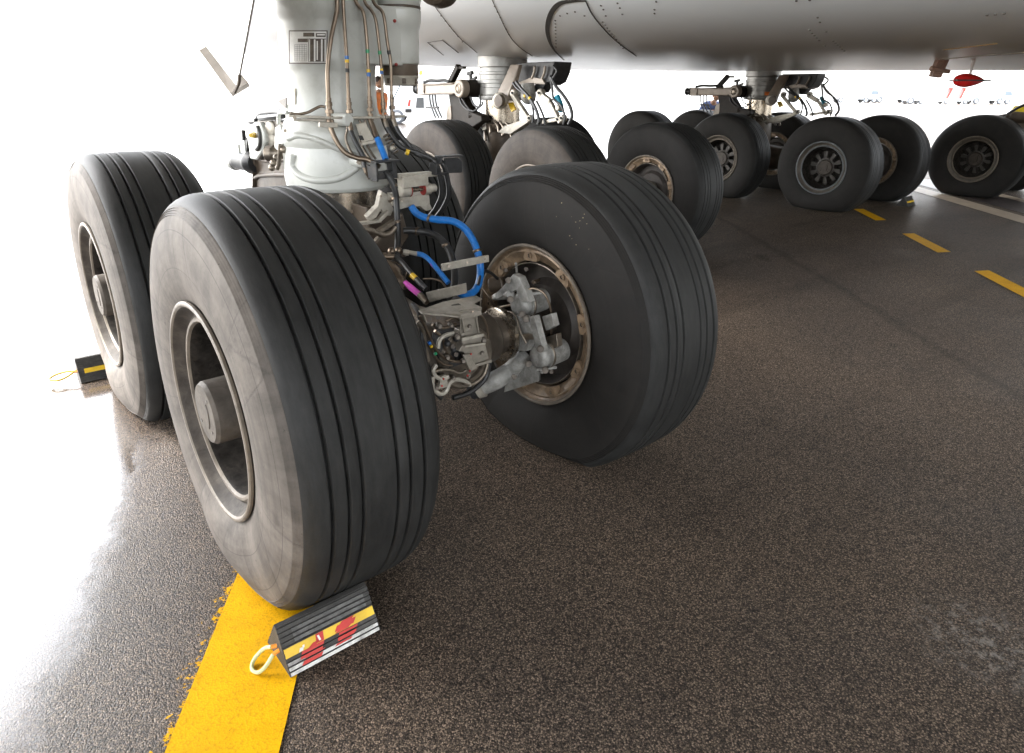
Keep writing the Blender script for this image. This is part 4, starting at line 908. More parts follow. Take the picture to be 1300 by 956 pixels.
# clamps and ties along the hoses
for x, y, d, r in ((504, 282, -.435, .016), (546, 277.5, -.47, .0185), (606, 318, -.665, .0185), (566, 311, -.575, .0172), (530, 293.5, -.48, .0172), (500, 236, -.415, .015)):
    one('hose_clamp', 'steel', lambda b: b.lathe(P(x, y, d), (P(x, y, d) - P(x - 3, y - (1 if x in (546, 530) else 9), d + .012)), [(-.006, r), (-.004, r + .0015), (.004, r + .0015), (.006, r)], 18))

# ---- aft torque link and fittings outboard of the leg
def T_(x, y, d=-.12): return X(x, y, d)
def tlink(b):
    b.prism([T_(327, 152), T_(352, 152), T_(364, 158), T_(369, 196), T_(384, 222), T_(400, 262), T_(322, 262), T_(319, 240), T_(321, 210), T_(318, 196), T_(322, 170)], (.20, 0, 0))
    for pts in ([(322, 200), (340, 204), (366, 202)], [(324, 226), (330, 223), (356, 222), (380, 224)], [(323, 202), (323, 238)]): b.tube([T_(*q, -.125) for q in pts], .012, 8, 0, 5)
one('torque_link', 'brown', tlink, G1, .012)
def oplate(b):
    c = T_(325, 176, -.16); u, v_ = Vector((0, -1, 0)), Z; pts = []
    for q in ((318, 160), (322, 155), (329, 155), (334, 165), (336, 180), (333, 192), (325, 203), (317, 202), (316, 190), (313, 172)): pts.append(T_(*q, -.16))
    b.prism(pts, (.03, 0, 0))
one('link_side_plate', 'paint', oplate, G1, .008)
one('link_slot', 'seam', lambda b: b.tube([T_(327, 160, -.165), T_(330, 172, -.165), T_(330, 184, -.165), T_(326, 190, -.165)], .011, 8, 0, 5))
one('link_pin', 'yband', lambda b: (b.cyl(T_(318.5, 172, -.20), T_(322.5, 171.5, -.16), .010, .016, 14),))
one('end_knob', 'blackm', lambda b: (b.lathe(T_(317, 206, -.13), Vector((-.25, 1, 0)), [(-.06, .05), (-.02, .06), (.0, .055), (.02, .046), (.10, .046), (.13, .040), (.14, .03)], 24),))
one('knob_tip', 'paint', lambda b: b.lathe(T_(298.5, 206, -.16), Vector((-.25, 1, 0)), [(-.01, .044), (.02, .042), (.03, .025)], 20))
one('switch_box', 'paint', lambda b: (b.box(T_(311, 185, -.13), (.03, .07, .085)), b.box(T_(305, 190, -.13), (.03, .03, .06))), G1, .004)
one('switch_lever', 'blackm', lambda b: (b.bar(T_(310, 178, -.14), T_(308.5, 165, -.14), .02, .02), b.bar(T_(315, 176, -.13), T_(314, 196, -.13), .02, .03)), G1, .003)
one('cable_bundle', 'black', lambda b: (b.tube([T_(318, 154, -.1), T_(326, 152, -.1), T_(331, 145, -.1), T_(338, 142.5, -.1), T_(352, 142, -.1), T_(366, 144, -.1)], .017, 10, 0, 5), b.tube([T_(330, 150, -.14), T_(340, 149, -.14), T_(360, 147, -.12)], .014, 8, 0, 4), b.bar(T_(318, 152, -.1), T_(330, 153, -.1), .06, .014)))
one('side_fairing', 'paint', lambda b: b.prism([T_(350, 128, -.2), T_(363, 121, -.2), T_(365, 140, -.2), T_(358, 143, -.2)], (.10, 0, 0)), G1, .003)
one('fairing_recess', 'brown', lambda b: b.prism([T_(352, 128, -.203), T_(363, 124, -.203), T_(363, 138, -.203)], (.004, 0, 0)))
one('pipe_manifold', 'paint', lambda b: (b.prism([T_(349, 162, -.23), T_(355, 158, -.23), T_(357, 165, -.23), T_(359, 183, -.23), T_(353, 192, -.23), T_(348, 187, -.23)], (.05, 0, 0)), b.tube([T_(354, 158, -.21), T_(354, 146, -.21), T_(357, 143, -.21), T_(365, 143, -.21)], .009, 8, 0, 4)), G1, .004)
one('pressure_bulb', 'steel2', lambda b: (b.lathe(T_(339, 195, -.22), Vector((.5, -.8, .05)), [(0, .03), (.006, .036), (.04, .036), (.05, .028), (.10, .026), (.11, .018)], 22),))
one('pipe_manifold', 'steel2', lambda b: (b.tube([T_(356, 184, -.24), T_(355, 195, -.24), T_(354, 208, -.24), T_(352, 214, -.24)], .010, 8, 0, 4), [b.ball(T_(x, y, -.23), .016, 6) for x, y in ((347, 207), (351, 200), (360, 190), (345, 213))]))
for x, y in ((345, 176), (344.5, 163)): one('cover_disc', 'alloy', lambda b: b.lathe(T_(x, y, -.125), Vector((-1, -.3, 0)), [(0, .036), (.008, .036), (.012, .03)], 22))
for x, y in ((370, 144), (374, 149), (362, 166)): one('manifold_stud', 'steel2', lambda b: b.cyl(T_(x, y, -.25), T_(x, y, -.28), .008, None, 8))
one('drain_pipe', 'steel', lambda b: b.tube([P(413, 136, -.25), P(407, 135, -.24), P(400, 138, -.235), P(390, 143, -.23), P(378, 145, -.22), P(370, 144, -.21)], .0058, 10, 0, 5))
for x in (438, 456, 463): one('thin_pipe', 'steel2', lambda b: b.tube([P(x, 152, -.24), P(x + 3, 163, -.25), P(x + 1, 176, -.26), P(x + 6, 190, -.28), P(x + 14, 202, -.31)], .0055, 8, 0, 5))
one('clip_plate', 'alloy', lambda b: (b.prism([P(452, 158, -.262), P(464, 155, -.262), P(476, 178, -.29), P(474, 184, -.29), P(460, 182, -.28)], (0, .006, 0)), b.bar(P(458, 183, -.285), P(476, 179, -.295), .02, .012)), strut, .002)
one('clip_hole', 'blackm', lambda b: b.prism([P(455, 172, -.2745), P(464, 172, -.2745), P(468, 178, -.2795), P(457, 178, -.2795)], (0, .002, 0)), strut)

# ------------------------------------------------------------------ body landing gears (built once, copied)
B1 = empty('landing_gear', (BG[0][0], BG[0][1], 0), air, 'middle landing gear leg on a six-wheel bogie, behind the near one')
OB = Vector((BG[0][0], BG[0][1], 0))
def Q(px, py, dx=-.35): return at(px, py, x=BG[0][0] + dx) - OB
def o1(name, mat, fn, bevel=0, smooth=38, parent=None): return one(name, mat, fn, parent or B1, bevel, smooth)
leg1 = o1('shock_strut', 'grey_leg', lambda b: b.lathe((0, 0, 0), Z, [(1.475, .20), (1.48, .262), (1.50, .272), (1.525, .272), (1.54, .262), (1.61, .262), (1.615, .255), (1.655, .255), (1.66, .282), (1.69, .282), (1.695, .262), (1.745, .262), (1.75, .275), (1.775, .275), (1.78, .258), (1.82, .258), (1.83, .28), (2.4, .28)], 48), 0, 28)
o1('piston', 'chrome', lambda b: b.lathe((0, 0, 0), Z, [(1.20, .205), (1.48, .205)], 40))
o1('orange_band', 'orange', lambda b: b.add([Vector((.2645 * cos(a), .2645 * sin(a), z)) for z in (1.545, 1.60) for a in [radians(222 + i * 4) for i in range(13)]], [(i, i + 1, i + 14, i + 13) for i in range(12)]), parent=leg1)
o1('bogie_beam', 'brown', lambda b: (b.lathe((0, -2.0, ZA), Vector((0, 1, 0)), [(0, .10), (.05, .14), (.5, .12), (1.4, .17), (2, .21), (2.6, .17), (3.5, .12), (3.95, .14), (4.0, .10)], 24), b.lathe((0, 0, 0), Z, [(.5, .22), (.9, .24), (1.14, .22), (1.18, .255), (1.225, .26), (1.235, .21)], 36)))
for y in (-1.7, 0, 1.7): o1('axle', 'steel2', lambda b: b.lathe((-.72, y, ZA), Vector((1, 0, 0)), [(0, .08), (.45, .10), (.99, .10), (1.05, .13), (1.25, .13), (1.44, .08)], 24))
AX_ = -.42
def arm(b):
    b.lathe((AX_ - .05, .21, 1.60), Vector((1, 0, 0)), [(0, .055), (.0, .088), (.012, .098), (.09, .098), (.10, .088)], 28, 0, False)
    b.hexa([(AX_ - .04, .28, 1.535), (AX_ + .05, .28, 1.535), (AX_ + .05, .93, 1.53), (AX_ - .04, .93, 1.53), (AX_ - .04, .28, 1.665), (AX_ + .05, .28, 1.665), (AX_ + .05, .93, 1.65), (AX_ - .04, .93, 1.65)])
    b.box((AX_, .98, 1.59), (.11, .14, .13)); b.bar((AX_ - .05, .30, 1.655), (AX_ - .05, .92, 1.64), .03, .016); b.bar((AX_ - .05, .30, 1.545), (AX_ - .05, .92, 1.54), .03, .016)
o1('upper_arm', 'beige', arm, .008)
o1('arm_pin', 'steel2', lambda b: b.lathe((AX_ - .055, .21, 1.60), Vector((1, 0, 0)), [(-.006, .0), (-.006, .022), (.0, .024), (.004, .036), (-.004, .044), (.0, .054), (.02, .055)], 24))
o1('arm_hub', 'darkbrown', lambda b: b.lathe((AX_ + .05, .21, 1.60), Vector((1, 0, 0)), [(0, .06), (.005, .094), (.20, .094), (.30, .06)], 28))
o1('arm_end_spool', 'blackm', lambda b: b.lathe((AX_, 1.04, 1.595), Vector((0, 1, 0)), [(0, .05), (.02, .062), (.05, .062), (.06, .046), (.09, .046), (.10, .06), (.12, .058), (.13, .03)], 20))
o1('cable_bundle', 'black', lambda b: b.tube([(AX_, .98, 1.67), (AX_, .85, 1.69), (AX_, .70, 1.685), (AX_, .55, 1.69), (AX_, .45, 1.67)], .018, 8, 0, 4))
o1('lock_stay', 'darkbrown', lambda b: (b.bar(Q(572, 106, -.25), Q(583, 84, -.25), .06, .07, (1, 0, 0)), b.bar(Q(580, 86, -.25), Q(590, 86, -.25), .05, .03)), .004)
def lowlink(b):
    b.prism([Q(569, 119), Q(586, 119), Q(596, 141), Q(611, 147), Q(612, 154), Q(600, 162), Q(590, 175), Q(568, 175), Q(572, 140)], (.12, 0, 0))
    b.tube([Q(596, 146, -.33), Q(606, 148, -.30), Q(613, 155, -.28)], .04, 10, 0, 4)
o1('lower_link', 'darkbrown', lowlink, .012)
o1('link_edge', 'beige', lambda b: b.prism([Q(568, 135, -.36), Q(572, 134, -.36), Q(573, 148, -.36), Q(569, 175, -.36), Q(564, 175, -.36)], (.10, 0, 0)))
o1('drag_plate', 'beige', lambda b: b.prism([Q(648, 82, -.22), Q(659, 82, -.22), Q(654, 102, -.22), Q(650, 108, -.25), Q(641, 131, -.36), Q(634, 136, -.36), Q(628, 133, -.36), Q(628, 125, -.36)], (.05, .0, 0)), .006)
jc = Q(632, 128, -.40)
o1('drag_joint', 'alloy', lambda b: b.lathe(jc, Vector((1, .1, 0)), [(-.035, .0), (-.035, .04), (-.02, .042), (-.018, .06), (-.012, .072), (.0, .082), (.05, .084), (.08, .07)], 28), .0)
o1('joint_nut', 'brown', lambda b: b.lathe(jc + Vector((-.02, -.05, 0)), Vector((1, .1, 0)), [(-.02, .03), (-.018, .062), (.01, .066), (.03, .06)], 12))
def links(b):
    for p, q, w in (((650, 118), (671, 150), .042), ((685, 119), (699, 130), .06), ((699, 130), (712, 156), .035), ((690, 155), (712, 151), .035), ((648, 168), (672, 152), .05)):
        b.bar(Q(*p, -.30), Q(*q, -.30), w, .05, (1, 0, 0))
    for x, y, r in ((650, 118, .038), (671, 150, .034), (684, 118, .040), (712, 150, .034), (707, 137, .03)):
        b.lathe(Q(x, y, -.33), Vector((1, .1, 0)), [(0, r * .4), (0, r * .8), (.01, r), (.06, r), (.07, r * .8)], 18)
o1('torsion_link', 'alloy', links, .004)
o1('link_pin', 'seam', lambda b: [b.cyl(Q(x, y, -.345), Q(x, y, -.32), .014, None, 8) for x, y in ((650, 118), (671, 150), (684, 118), (712, 150))])
def blk(b):
    b.prism([Q(657, 80, -.1), Q(704, 78, -.1), Q(702, 92, -.1), Q(697, 104, -.1), Q(690, 108, -.1), Q(655, 104, -.1)], (.25, 0, 0))
    b.prism([Q(680, 104, -.12), Q(694, 104, -.12), Q(686, 118, -.12), Q(676, 116, -.12)], (.12, 0, 0))
o1('actuator_block', 'blackm', blk, .008)
o1('actuator_web', 'beige', lambda b: (b.prism([Q(652, 107, -.13), Q(675, 98, -.13), Q(688, 100, -.13), Q(692, 107, -.13)], (.03, 0, 0)), [b.tube([Q(x, 84, -.13), Q(x - 1, 92, -.13), Q(x - 4, 100, -.13)], .014, 8, 0, 4) for x in (679, 692)]), .003)
o1('accumulator', 'cast', lambda b: b.lathe(Q(670, 106, -.2), Q(671, 126, -.2) - Q(670, 106, -.2), [(0, .07), (.12, .085), (.17, .075), (.20, .045), (.21, 0)], 22, 0, True, False))
hz = [((651, 105), (656, 112), (666, 120), (674, 130), (677, 142), (676, 156)), ((655, 104), (662, 113), (672, 124), (680, 138), (684, 152), (683, 158)), ((700, 98), (706, 110), (716, 122), (724, 136), (726, 148), (722, 158)),
      ((698, 96), (701, 112), (703, 126), (712, 134), (717, 148), (715, 158)), ((702, 84), (707, 90), (703, 98), (699, 102)), ((681, 128), (686, 138), (690, 148), (692, 158))]
for i, q in enumerate(hz): o1('hose', 'black', lambda b: b.tube([Q(*p, -.34) for p in q], .017 if i in (1, 2) else .012, 8, 0, 5))
for q in (((545, 116), (546, 128), (548, 136), (553, 150)), ((549, 117), (549.5, 127), (551, 136), (557, 150)), ((552, 116), (553, 127), (555, 136), (561, 150))):
    o1('thin_hose', 'black', lambda b: b.tube([Q(*p, -.42) for p in q], .010, 8, 0, 5))
o1('hose_clip', 'blackm', lambda b: b.bar(Q(541, 136.5, -.43), Q(557, 136.5, -.43), .02, .022), .002)
for q in (((585, 122), (592, 134), (599, 141), (606, 138), (610, 131), (609, 121)), ((597, 122), (601, 132), (607, 136), (612, 133), (612.5, 129)), ((583, 123), (586, 132), (593, 139), (600, 141))):
    o1('thin_hose', 'black', lambda b: b.tube([Q(*p, -.36) for p in q], .010, 8, 0, 5))
o1('yellow_tag', 'yband', lambda b: b.prism([Q(645, 131, -.30), Q(650, 130, -.30), Q(654, 139, -.30), Q(649, 142, -.30)], (.02, 0, 0)))
o1('yellow_hose_band', 'yband', lambda b: [b.cyl(Q(x, y, -.34), Q(x + 1.5, y + 2, -.34), .019, None, 10) for x, y in ((666, 121), (672, 124))])
o1('teal_sleeve', 'teal', lambda b: b.tube([Q(707, 122, -.2), Q(711, 132, -.2), Q(713, 142, -.2)], .03, 8, 0, 4))
o1('sensor_stub', 'blackm', lambda b: (b.bar(Q(597, 91, -.2), Q(598, 104, -.2), .03, .03), b.bar(Q(594, 94, -.2), Q(600, 92, -.2), .04, .04), b.bar(Q(598, 103, -.2), Q(605, 98, -.2), .03, .03)), .003)
o1('beam_fittings', 'steel2', lambda b: [b.tube([Q(x, y, -.2), Q(x + dx, y + dy, -.24), Q(x + dx * 1.2, y + dy * 2.1, -.26)], .016, 8, 0, 4) for x, y, dx, dy in ((618, 152, 4, 8), (626, 153, 6, 7), (634, 154, 5, 8), (642, 156, 6, 6), (614, 160, 2, 9), (650, 160, 4, 7), (630, 162, 7, 5), (640, 166, 8, 4))])
o1('beam_cover', 'alloy', lambda b: b.prism([Q(632, 168, -.28), Q(640, 160, -.28), Q(664, 152, -.28), Q(668, 158, -.28), Q(646, 170, -.28)], (.06, 0, 0)), .004)
o1('beam_lug', 'alloy', lambda b: b.prism([Q(612, 152, -.26), Q(616, 150, -.26), Q(617, 164, -.26), Q(612, 166, -.26)], (.03, 0, 0)), .004)
B2 = copy_tree(B1, air, (BG[1][0], BG[1][1], 0)); B2['label'] = 'far landing gear leg on a six-wheel bogie, beyond the middle one'

# other wing gear, at the right edge
G4 = empty('landing_gear', (G2[0], G2[1], 0), air, 'landing gear leg at the far side of the airliner, mostly out of view')
one('shock_strut', 'paint', lambda b: b.lathe((0, 0, 0), Z, [(1.15, .23), (1.40, .235), (1.5, .197), (2.0, .22), (4.3, .25)], 32), G4)
one('piston', 'chrome', lambda b: b.lathe((0, 0, 0), Z, [(.6, .172), (1.15, .172)], 32), G4)
one('bogie_beam', 'brown', lambda b: b.lathe((0, -1.0, ZA), Vector((0, 1, 0)), [(0, .10), (.05, .135), (.5, .11), (1, .17), (1.5, .11), (1.95, .135), (2, .10)], 24), G4)
for y in (-WY, WY): one('axle', 'steel2', lambda b: b.lathe((-.62, y, ZA), Vector((1, 0, 0)), [(0, .075), (.4, .10), (.9, .10), (1.24, .075)], 20), G4)
def r4(px, py, x=12.2): return at(px, py, x=x) - Vector((G2[0], G2[1], 0))
one('torque_link', 'beige', lambda b: (b.prism([r4(1281, 150), r4(1292, 146), r4(1312, 158), r4(1312, 176), r4(1296, 168)], (.12, 0, 0)),), G4, .01)
one('brake_fitting', 'brown', lambda b: (b.bar(r4(1276, 150), r4(1290, 143), .05, .05), b.bar(r4(1279, 143), r4(1285, 152), .02, .03), b.cyl(r4(1284, 149), r4(1312, 150), .09, None, 14)), G4, .004)
one('hose', 'black', lambda b: b.tube([r4(1279, 145), r4(1290, 138), r4(1303, 132), r4(1315, 128)], .022, 8, 0, 4), G4)

# ================================================================== WHEEL CHOCKS
def chock(name, label, x0, x1, y_edge, flip, writing, rope):
    """Grooved rubber wedge along X; y_edge = ground line of its outer face, flip +1 when the wheel lies towards +Y."""
    root = tag(empty(name, ((x0 + x1) / 2, y_edge, 0)), label, 'wheel chock', 'chocks holding the airliner wheels')
    h = (x1 - x0) / 2; f = flip
    A, Bp, C, D = (0, .006), (.073, .128), (.088, .131), (.172, .006)     # outer foot, ridge, ridge, inner foot
    def seg(p, q, n, dep):
        out = []; d = Vector((q[0] - p[0], q[1] - p[1])); nn = Vector((-d.y, d.x)).normalized()
        for i in range(n):
            for t, k_ in ((i / n, 0), ((i + .68) / n, 0), ((i + .74) / n, dep), ((i + .94) / n, dep)): out.append((p[0] + d.x * t - nn.x * k_, p[1] + d.y * t - nn.y * k_))
        return out
    prof = seg(A, Bp, 10, .0045) + [Bp] + [C] + seg((C[0] + .008, C[1] - .012), D, 5, .0045) + [D, (.166, .0015), (.006, .0015)]
    b_ = MB(); b_.prism([(-h, f * y, z) for y, z in prof], (2 * h, 0, 0)); b_.build('chock_body', 'rubber_chock', root, 0, 25)
    d = Vector((.073, .122)); nn = Vector((-d.y, d.x)).normalized()
    def band(nm, t0, t1, mat, xa=-h + .003, xb=h - .003, off=.0012, th=.004):
        q = [(A[0] + d.x * t + nn.x * k_, A[1] + d.y * t + nn.y * k_) for t, k_ in ((t0, off), (t1, off), (t1, off - th), (t0, off - th))]
        m_ = MB(); m_.prism([(xa, f * y, z) for y, z in q], (xb - xa, 0, 0)); return m_.build(nm, mat, root)
    band('yellow_stripe', .36, .545, 'yband', -h + (.003 if writing else .03), h - .003)
    if writing:
        for t in (.004, .104): band('white_paint_stripe', t, t + .066, 'chock_white', off=.0008)
        band('white_paint_stripe', .204, .268, 'chock_scuff', -h + .003, -h + .10, off=.0008)
        for t in (.604, .704, .804): band('scuffed_rib', t, t + .066, 'chock_scuff2', -h + .04, h - .02, off=.0008)
        # hand-painted red marks: a slanted 4-like sign and a round 8-like sign, broken by the grooves
        def mark(strokes):
            m_ = MB()
            for (xa, ta), (xb, tb), w in strokes:
                n_ = 14
                for i in range(n_):
                    t_0, t_1 = ta + (tb - ta) * i / n_, ta + (tb - ta) * (i + 1) / n_
                    x_0, x_1 = xa + (xb - xa) * i / n_, xa + (xb - xa) * (i + 1) / n_
                    tc = (t_0 + t_1) / 2
                    ok = .36 <= tc <= .545 or (tc * 10) % 1 < .70
                    if not ok: continue
                    k_ = .0026
                    pt = lambda x, t: (x, f * (d.x * t + nn.x * k_), .006 + d.y * t + nn.y * k_)
                    m_.add([pt(x_0 - w, t_0), pt(x_0 + w, t_0), pt(x_1 + w, t_1), pt(x_1 - w, t_1)], [(0, 1, 2, 3)])
            return m_.build('red_painted_mark', 'redpaint', root)
        mark([((-.034, .545), (-.038, .37), .012), ((-.046, .42), (-.066, .35), .012), ((-.060, .36), (-.072, .22), .034), ((-.060, .22), (-.076, .10), .030)])
        mark([((.058, .545), (.050, .50), .020), ((.052, .50), (.040, .40), .031), ((.040, .40), (.030, .365), .022), ((.052, .35), (.040, .22), .030), ((.040, .22), (.024, .13), .026)])
        m_ = MB(); pt = lambda x, t: (x, f * (d.x * t + nn.x * .0034), .006 + d.y * t + nn.y * .0034)
        for xa, ta, xb, tb, w in ((-.040, .51, -.037, .40, .003), (-.092, .44, -.097, .37, .006), (-.086, .47, -.088, .42, .003)): m_.add([pt(xa - w, ta), pt(xa + w, ta), pt(xb + w, tb), pt(xb - w, tb)], [(0, 1, 2, 3)])
        m_.build('white_paint_mark', 'white', root)
    c = Vector((-h, f * .075, .055))
    b_ = MB(); b_.cyl(c + Vector((.004, 0, 0)), c - Vector((.0006, 0, 0)), .016, None, 16); b_.build('rope_hole', 'seam', root)
    def rp(pts): return [c + Vector((x, f * y, z)) for x, y, z in pts]
    if rope:
        b_ = MB(); b_.tube(rp(rope), .0055, 10, 0, 6); b_.tube(rp([(.0, -.008, 0), rope[0]]), .0058, 8, 1, 0); b_.tube(rp([rope[-1], (.0, .008, 0.004)]), .0058, 8, 1, 0)
        b_.build('rope_loop', ['rope', 'rope_o'] if writing else ['rope_y', 'rope_o'], root)
    return root
chock('wheel_chock', 'ribbed rubber chock with yellow stripe and red paint marks, under the nearest wheel', -.972, -.684, -1.452, 1, True,
      [(-.018, -.006, -.006), (-.044, -.012, -.028), (-.064, -.006, -.042), (-.074, .014, -.045), (-.068, .036, -.044), (-.050, .046, -.032), (-.028, .036, -.010), (-.014, .014, .004)])
chock('wheel_chock', 'ribbed rubber chock with plain yellow stripe and rope loop, behind the second pale wheel', -1.05, -.77, 1.27, 1, False,
      [(-.02, -.006, 0), (-.06, -.02, -.015), (-.10, -.03, -.02), (-.13, -.005, -.02), (-.135, .03, -.02), (-.10, .045, -.01), (-.05, .03, 0), (-.015, .01, 0)])
cz = chock('wheel_chock', 'small black chock far off on the asphalt near the pale pavement joint', 9.62, 9.90, 1.02, 1, False, None)

# ================================================================== PEOPLE
def person(loc, rz, label, top, trousers, lean=0.0, arms=((.24, .10, 1.10), (.26, -.06, .86)), hgt=1.0, smock=False):
    root = tag(empty('person', loc), label, 'person', 'ground crew around the airliner'); root.rotation_euler.z = rz; root.scale = (hgt,) * 3
    ln = lambda v: Vector((v[0], v[1] - lean * max(0, v[2] - .95), v[2] - .25 * lean * max(0, v[2] - .95)))
    J = {'pel': (0, 0, .95), 'bel': (0, 0, 1.10), 'che': (0, .01, 1.30), 'nk': (0, .0, 1.46), 'nk2': (0, -.01, 1.54)}
    nodes = []; edges = []
    def addn(p, r): nodes.append((ln(Vector(p)), r)); return len(nodes) - 1
    pel = addn(J['pel'], (.15, .11)); bel = addn(J['bel'], (.14, .105)); che = addn(J['che'], (.165, .115)); nk = addn(J['nk'], (.075, .07)); n2 = addn(J['nk2'], (.055, .055))
    edges += [(pel, bel), (bel, che), (che, nk), (nk, n2)]; hands = []
    for s in (-1, 1):
        hip = addn((s * .09, 0, .88), (.09, .09)); kn = addn((s * .10, -.015, .50), (.062, .062)); an = addn((s * .10, .02, .10), (.042, .042)); toe = addn((s * .11, -.15, .035), (.042, .03))
        edges += [(pel, hip), (hip, kn), (kn, an), (an, toe)]
        sh = addn((s * .185, 0, 1.40), (.062, .062)); e_, w_p = arms
        el = addn((s * e_[0], e_[1], e_[2]), (.045, .045)); wr = addn((s * w_p[0], w_p[1], w_p[2]), (.030, .026)); edges += [(che, sh), (sh, el), (el, wr)]
        hands.append((ln(Vector((s * e_[0], e_[1], e_[2]))), ln(Vector((s * w_p[0], w_p[1], w_p[2]))), s))
    def skin(name, sel, grow, mat, mats=None):
        idx = {n_: i for i, n_ in enumerate(sel)}; me = bpy.data.meshes.new(name)
        me.from_pydata([nodes[i][0] for i in sel], [(idx[a], idx[c]) for a, c in edges if a in idx and c in idx], []); me.materials.append(M[mat])
        o = bpy.data.objects.new(name, me); COL.objects.link(o); o.parent = root
        bm = bmesh.new(); bm.from_mesh(me); L_ = bm.verts.layers.skin.verify()
        for i, v in enumerate(bm.verts): r = nodes[sel[i]][1]; v[L_].radius = (r[0] + grow, r[1] + grow); v[L_].use_root = i == 0
        bm.to_mesh(me); bm.free(); me.shade_smooth()
        sk = o.modifiers.new('skin', 'SKIN'); sk.use_smooth_shade = True; o.modifiers.new('sub', 'SUBSURF').levels = 2; o.modifiers['sub'].render_levels = 2
        return o
    body = skin('body', list(range(len(nodes))), 0, 'skin')
    skin('jacket', [pel, bel, che, nk] + [i for i, (p, r) in enumerate(nodes) if r[0] in (.062, .045) and p.z > .80 and i > 4 and r[0] != .062 or r == (.062, .062) and i in (9, 16)], .018, top)
    skin('trousers', [pel, 5, 6, 7, 12, 13, 14], .016, trousers)
    hd = MB(); c = ln(Vector((0, -.02, 1.66)))
    hd.ball(c, .1, 10, 0, (.76, .95, 1.15)); hd.ball(c + Vector((0, -.098, -.015)), .018, 5, 0, (.8, 1, 1.2))
    for s in (-1, 1): hd.ball(c + Vector((s * .078, .01, -.01)), .026, 5, 0, (.4, .8, 1.2)); hd.ball(c + Vector((s * .03, -.088, .012)), .010, 5, 1)
    hd.box(c + Vector((0, -.092, -.055)), (.045, .012, .008), None, 1)
    hd.build('head', ['skin', 'hair'], root)
    hr = MB(); hr.ball(c + Vector((0, .018, .03)), .103, 9, 0, (.80, .95, 1.05)); hr.build('hair', 'hair', root)
    for el, wr, s in hands:
        m_ = MB(); d_ = (wr - el).normalized(); sd_ = d_.cross(Vector((0, 1, .2))).normalized(); up = sd_.cross(d_)
        m_.tube([wr - d_ * .01, wr + d_ * .04, wr + d_ * .085], lambda t: .030 + .008 * sin(pi * t), 8, 0, 4)
        for i in range(4):
            a = wr + d_ * .075 + sd_ * (i - 1.5) * .019; L_ = (.07, .08, .074, .058)[i]; m_.tube([a, a + d_ * L_ * .5, a + d_ * L_ * .85 + up * .02, a + d_ * L_ * .9 + up * .038], .0085, 6, 0, 3)
        a = wr + d_ * .025 + sd_ * .03; m_.tube([a, a + sd_ * .025 + d_ * .025, a + sd_ * .028 + d_ * .055 + up * .01], .010, 6, 0, 3)
        m_.build('hand', 'skin', root)
    sh_ = MB()
    for s in (-1, 1): sh_.ball(Vector((s * .105, -.075, .045)), .06, 7, 0, (.8, 2.2, .75))
    sh_.build('shoes', 'hair', root)
    return root
def gp(px, dist):
    d = at(px, 117.0 + (px - 650) * .0075, z=0) - CP if False else FWD + RGT * ((px - CX) / FPX) - UPV * ((117.0 - CY) / FPX); d.z = 0; d.normalize(); return Vector((CP.x, CP.y, 0)) + d * dist
person(gp(481, 16.5), radians(20), 'person in an orange jacket and dark trousers seen between the metal pipes', 'vest_orange', 'trouser', hgt=1.05)
person(gp(899, 17.0), radians(-35), 'person in a blue shirt leaning over behind the far landing gear', 'shirt_blue', 'trouser_grey', lean=.75, arms=((.27, -.12, 1.16), (.20, -.26, .98)))
person(gp(1307, 15.5), radians(-60), 'person in a yellow jacket at the right edge behind the last wheel', 'vest_yellow', 'trouser_grey', lean=.25, hgt=.97)

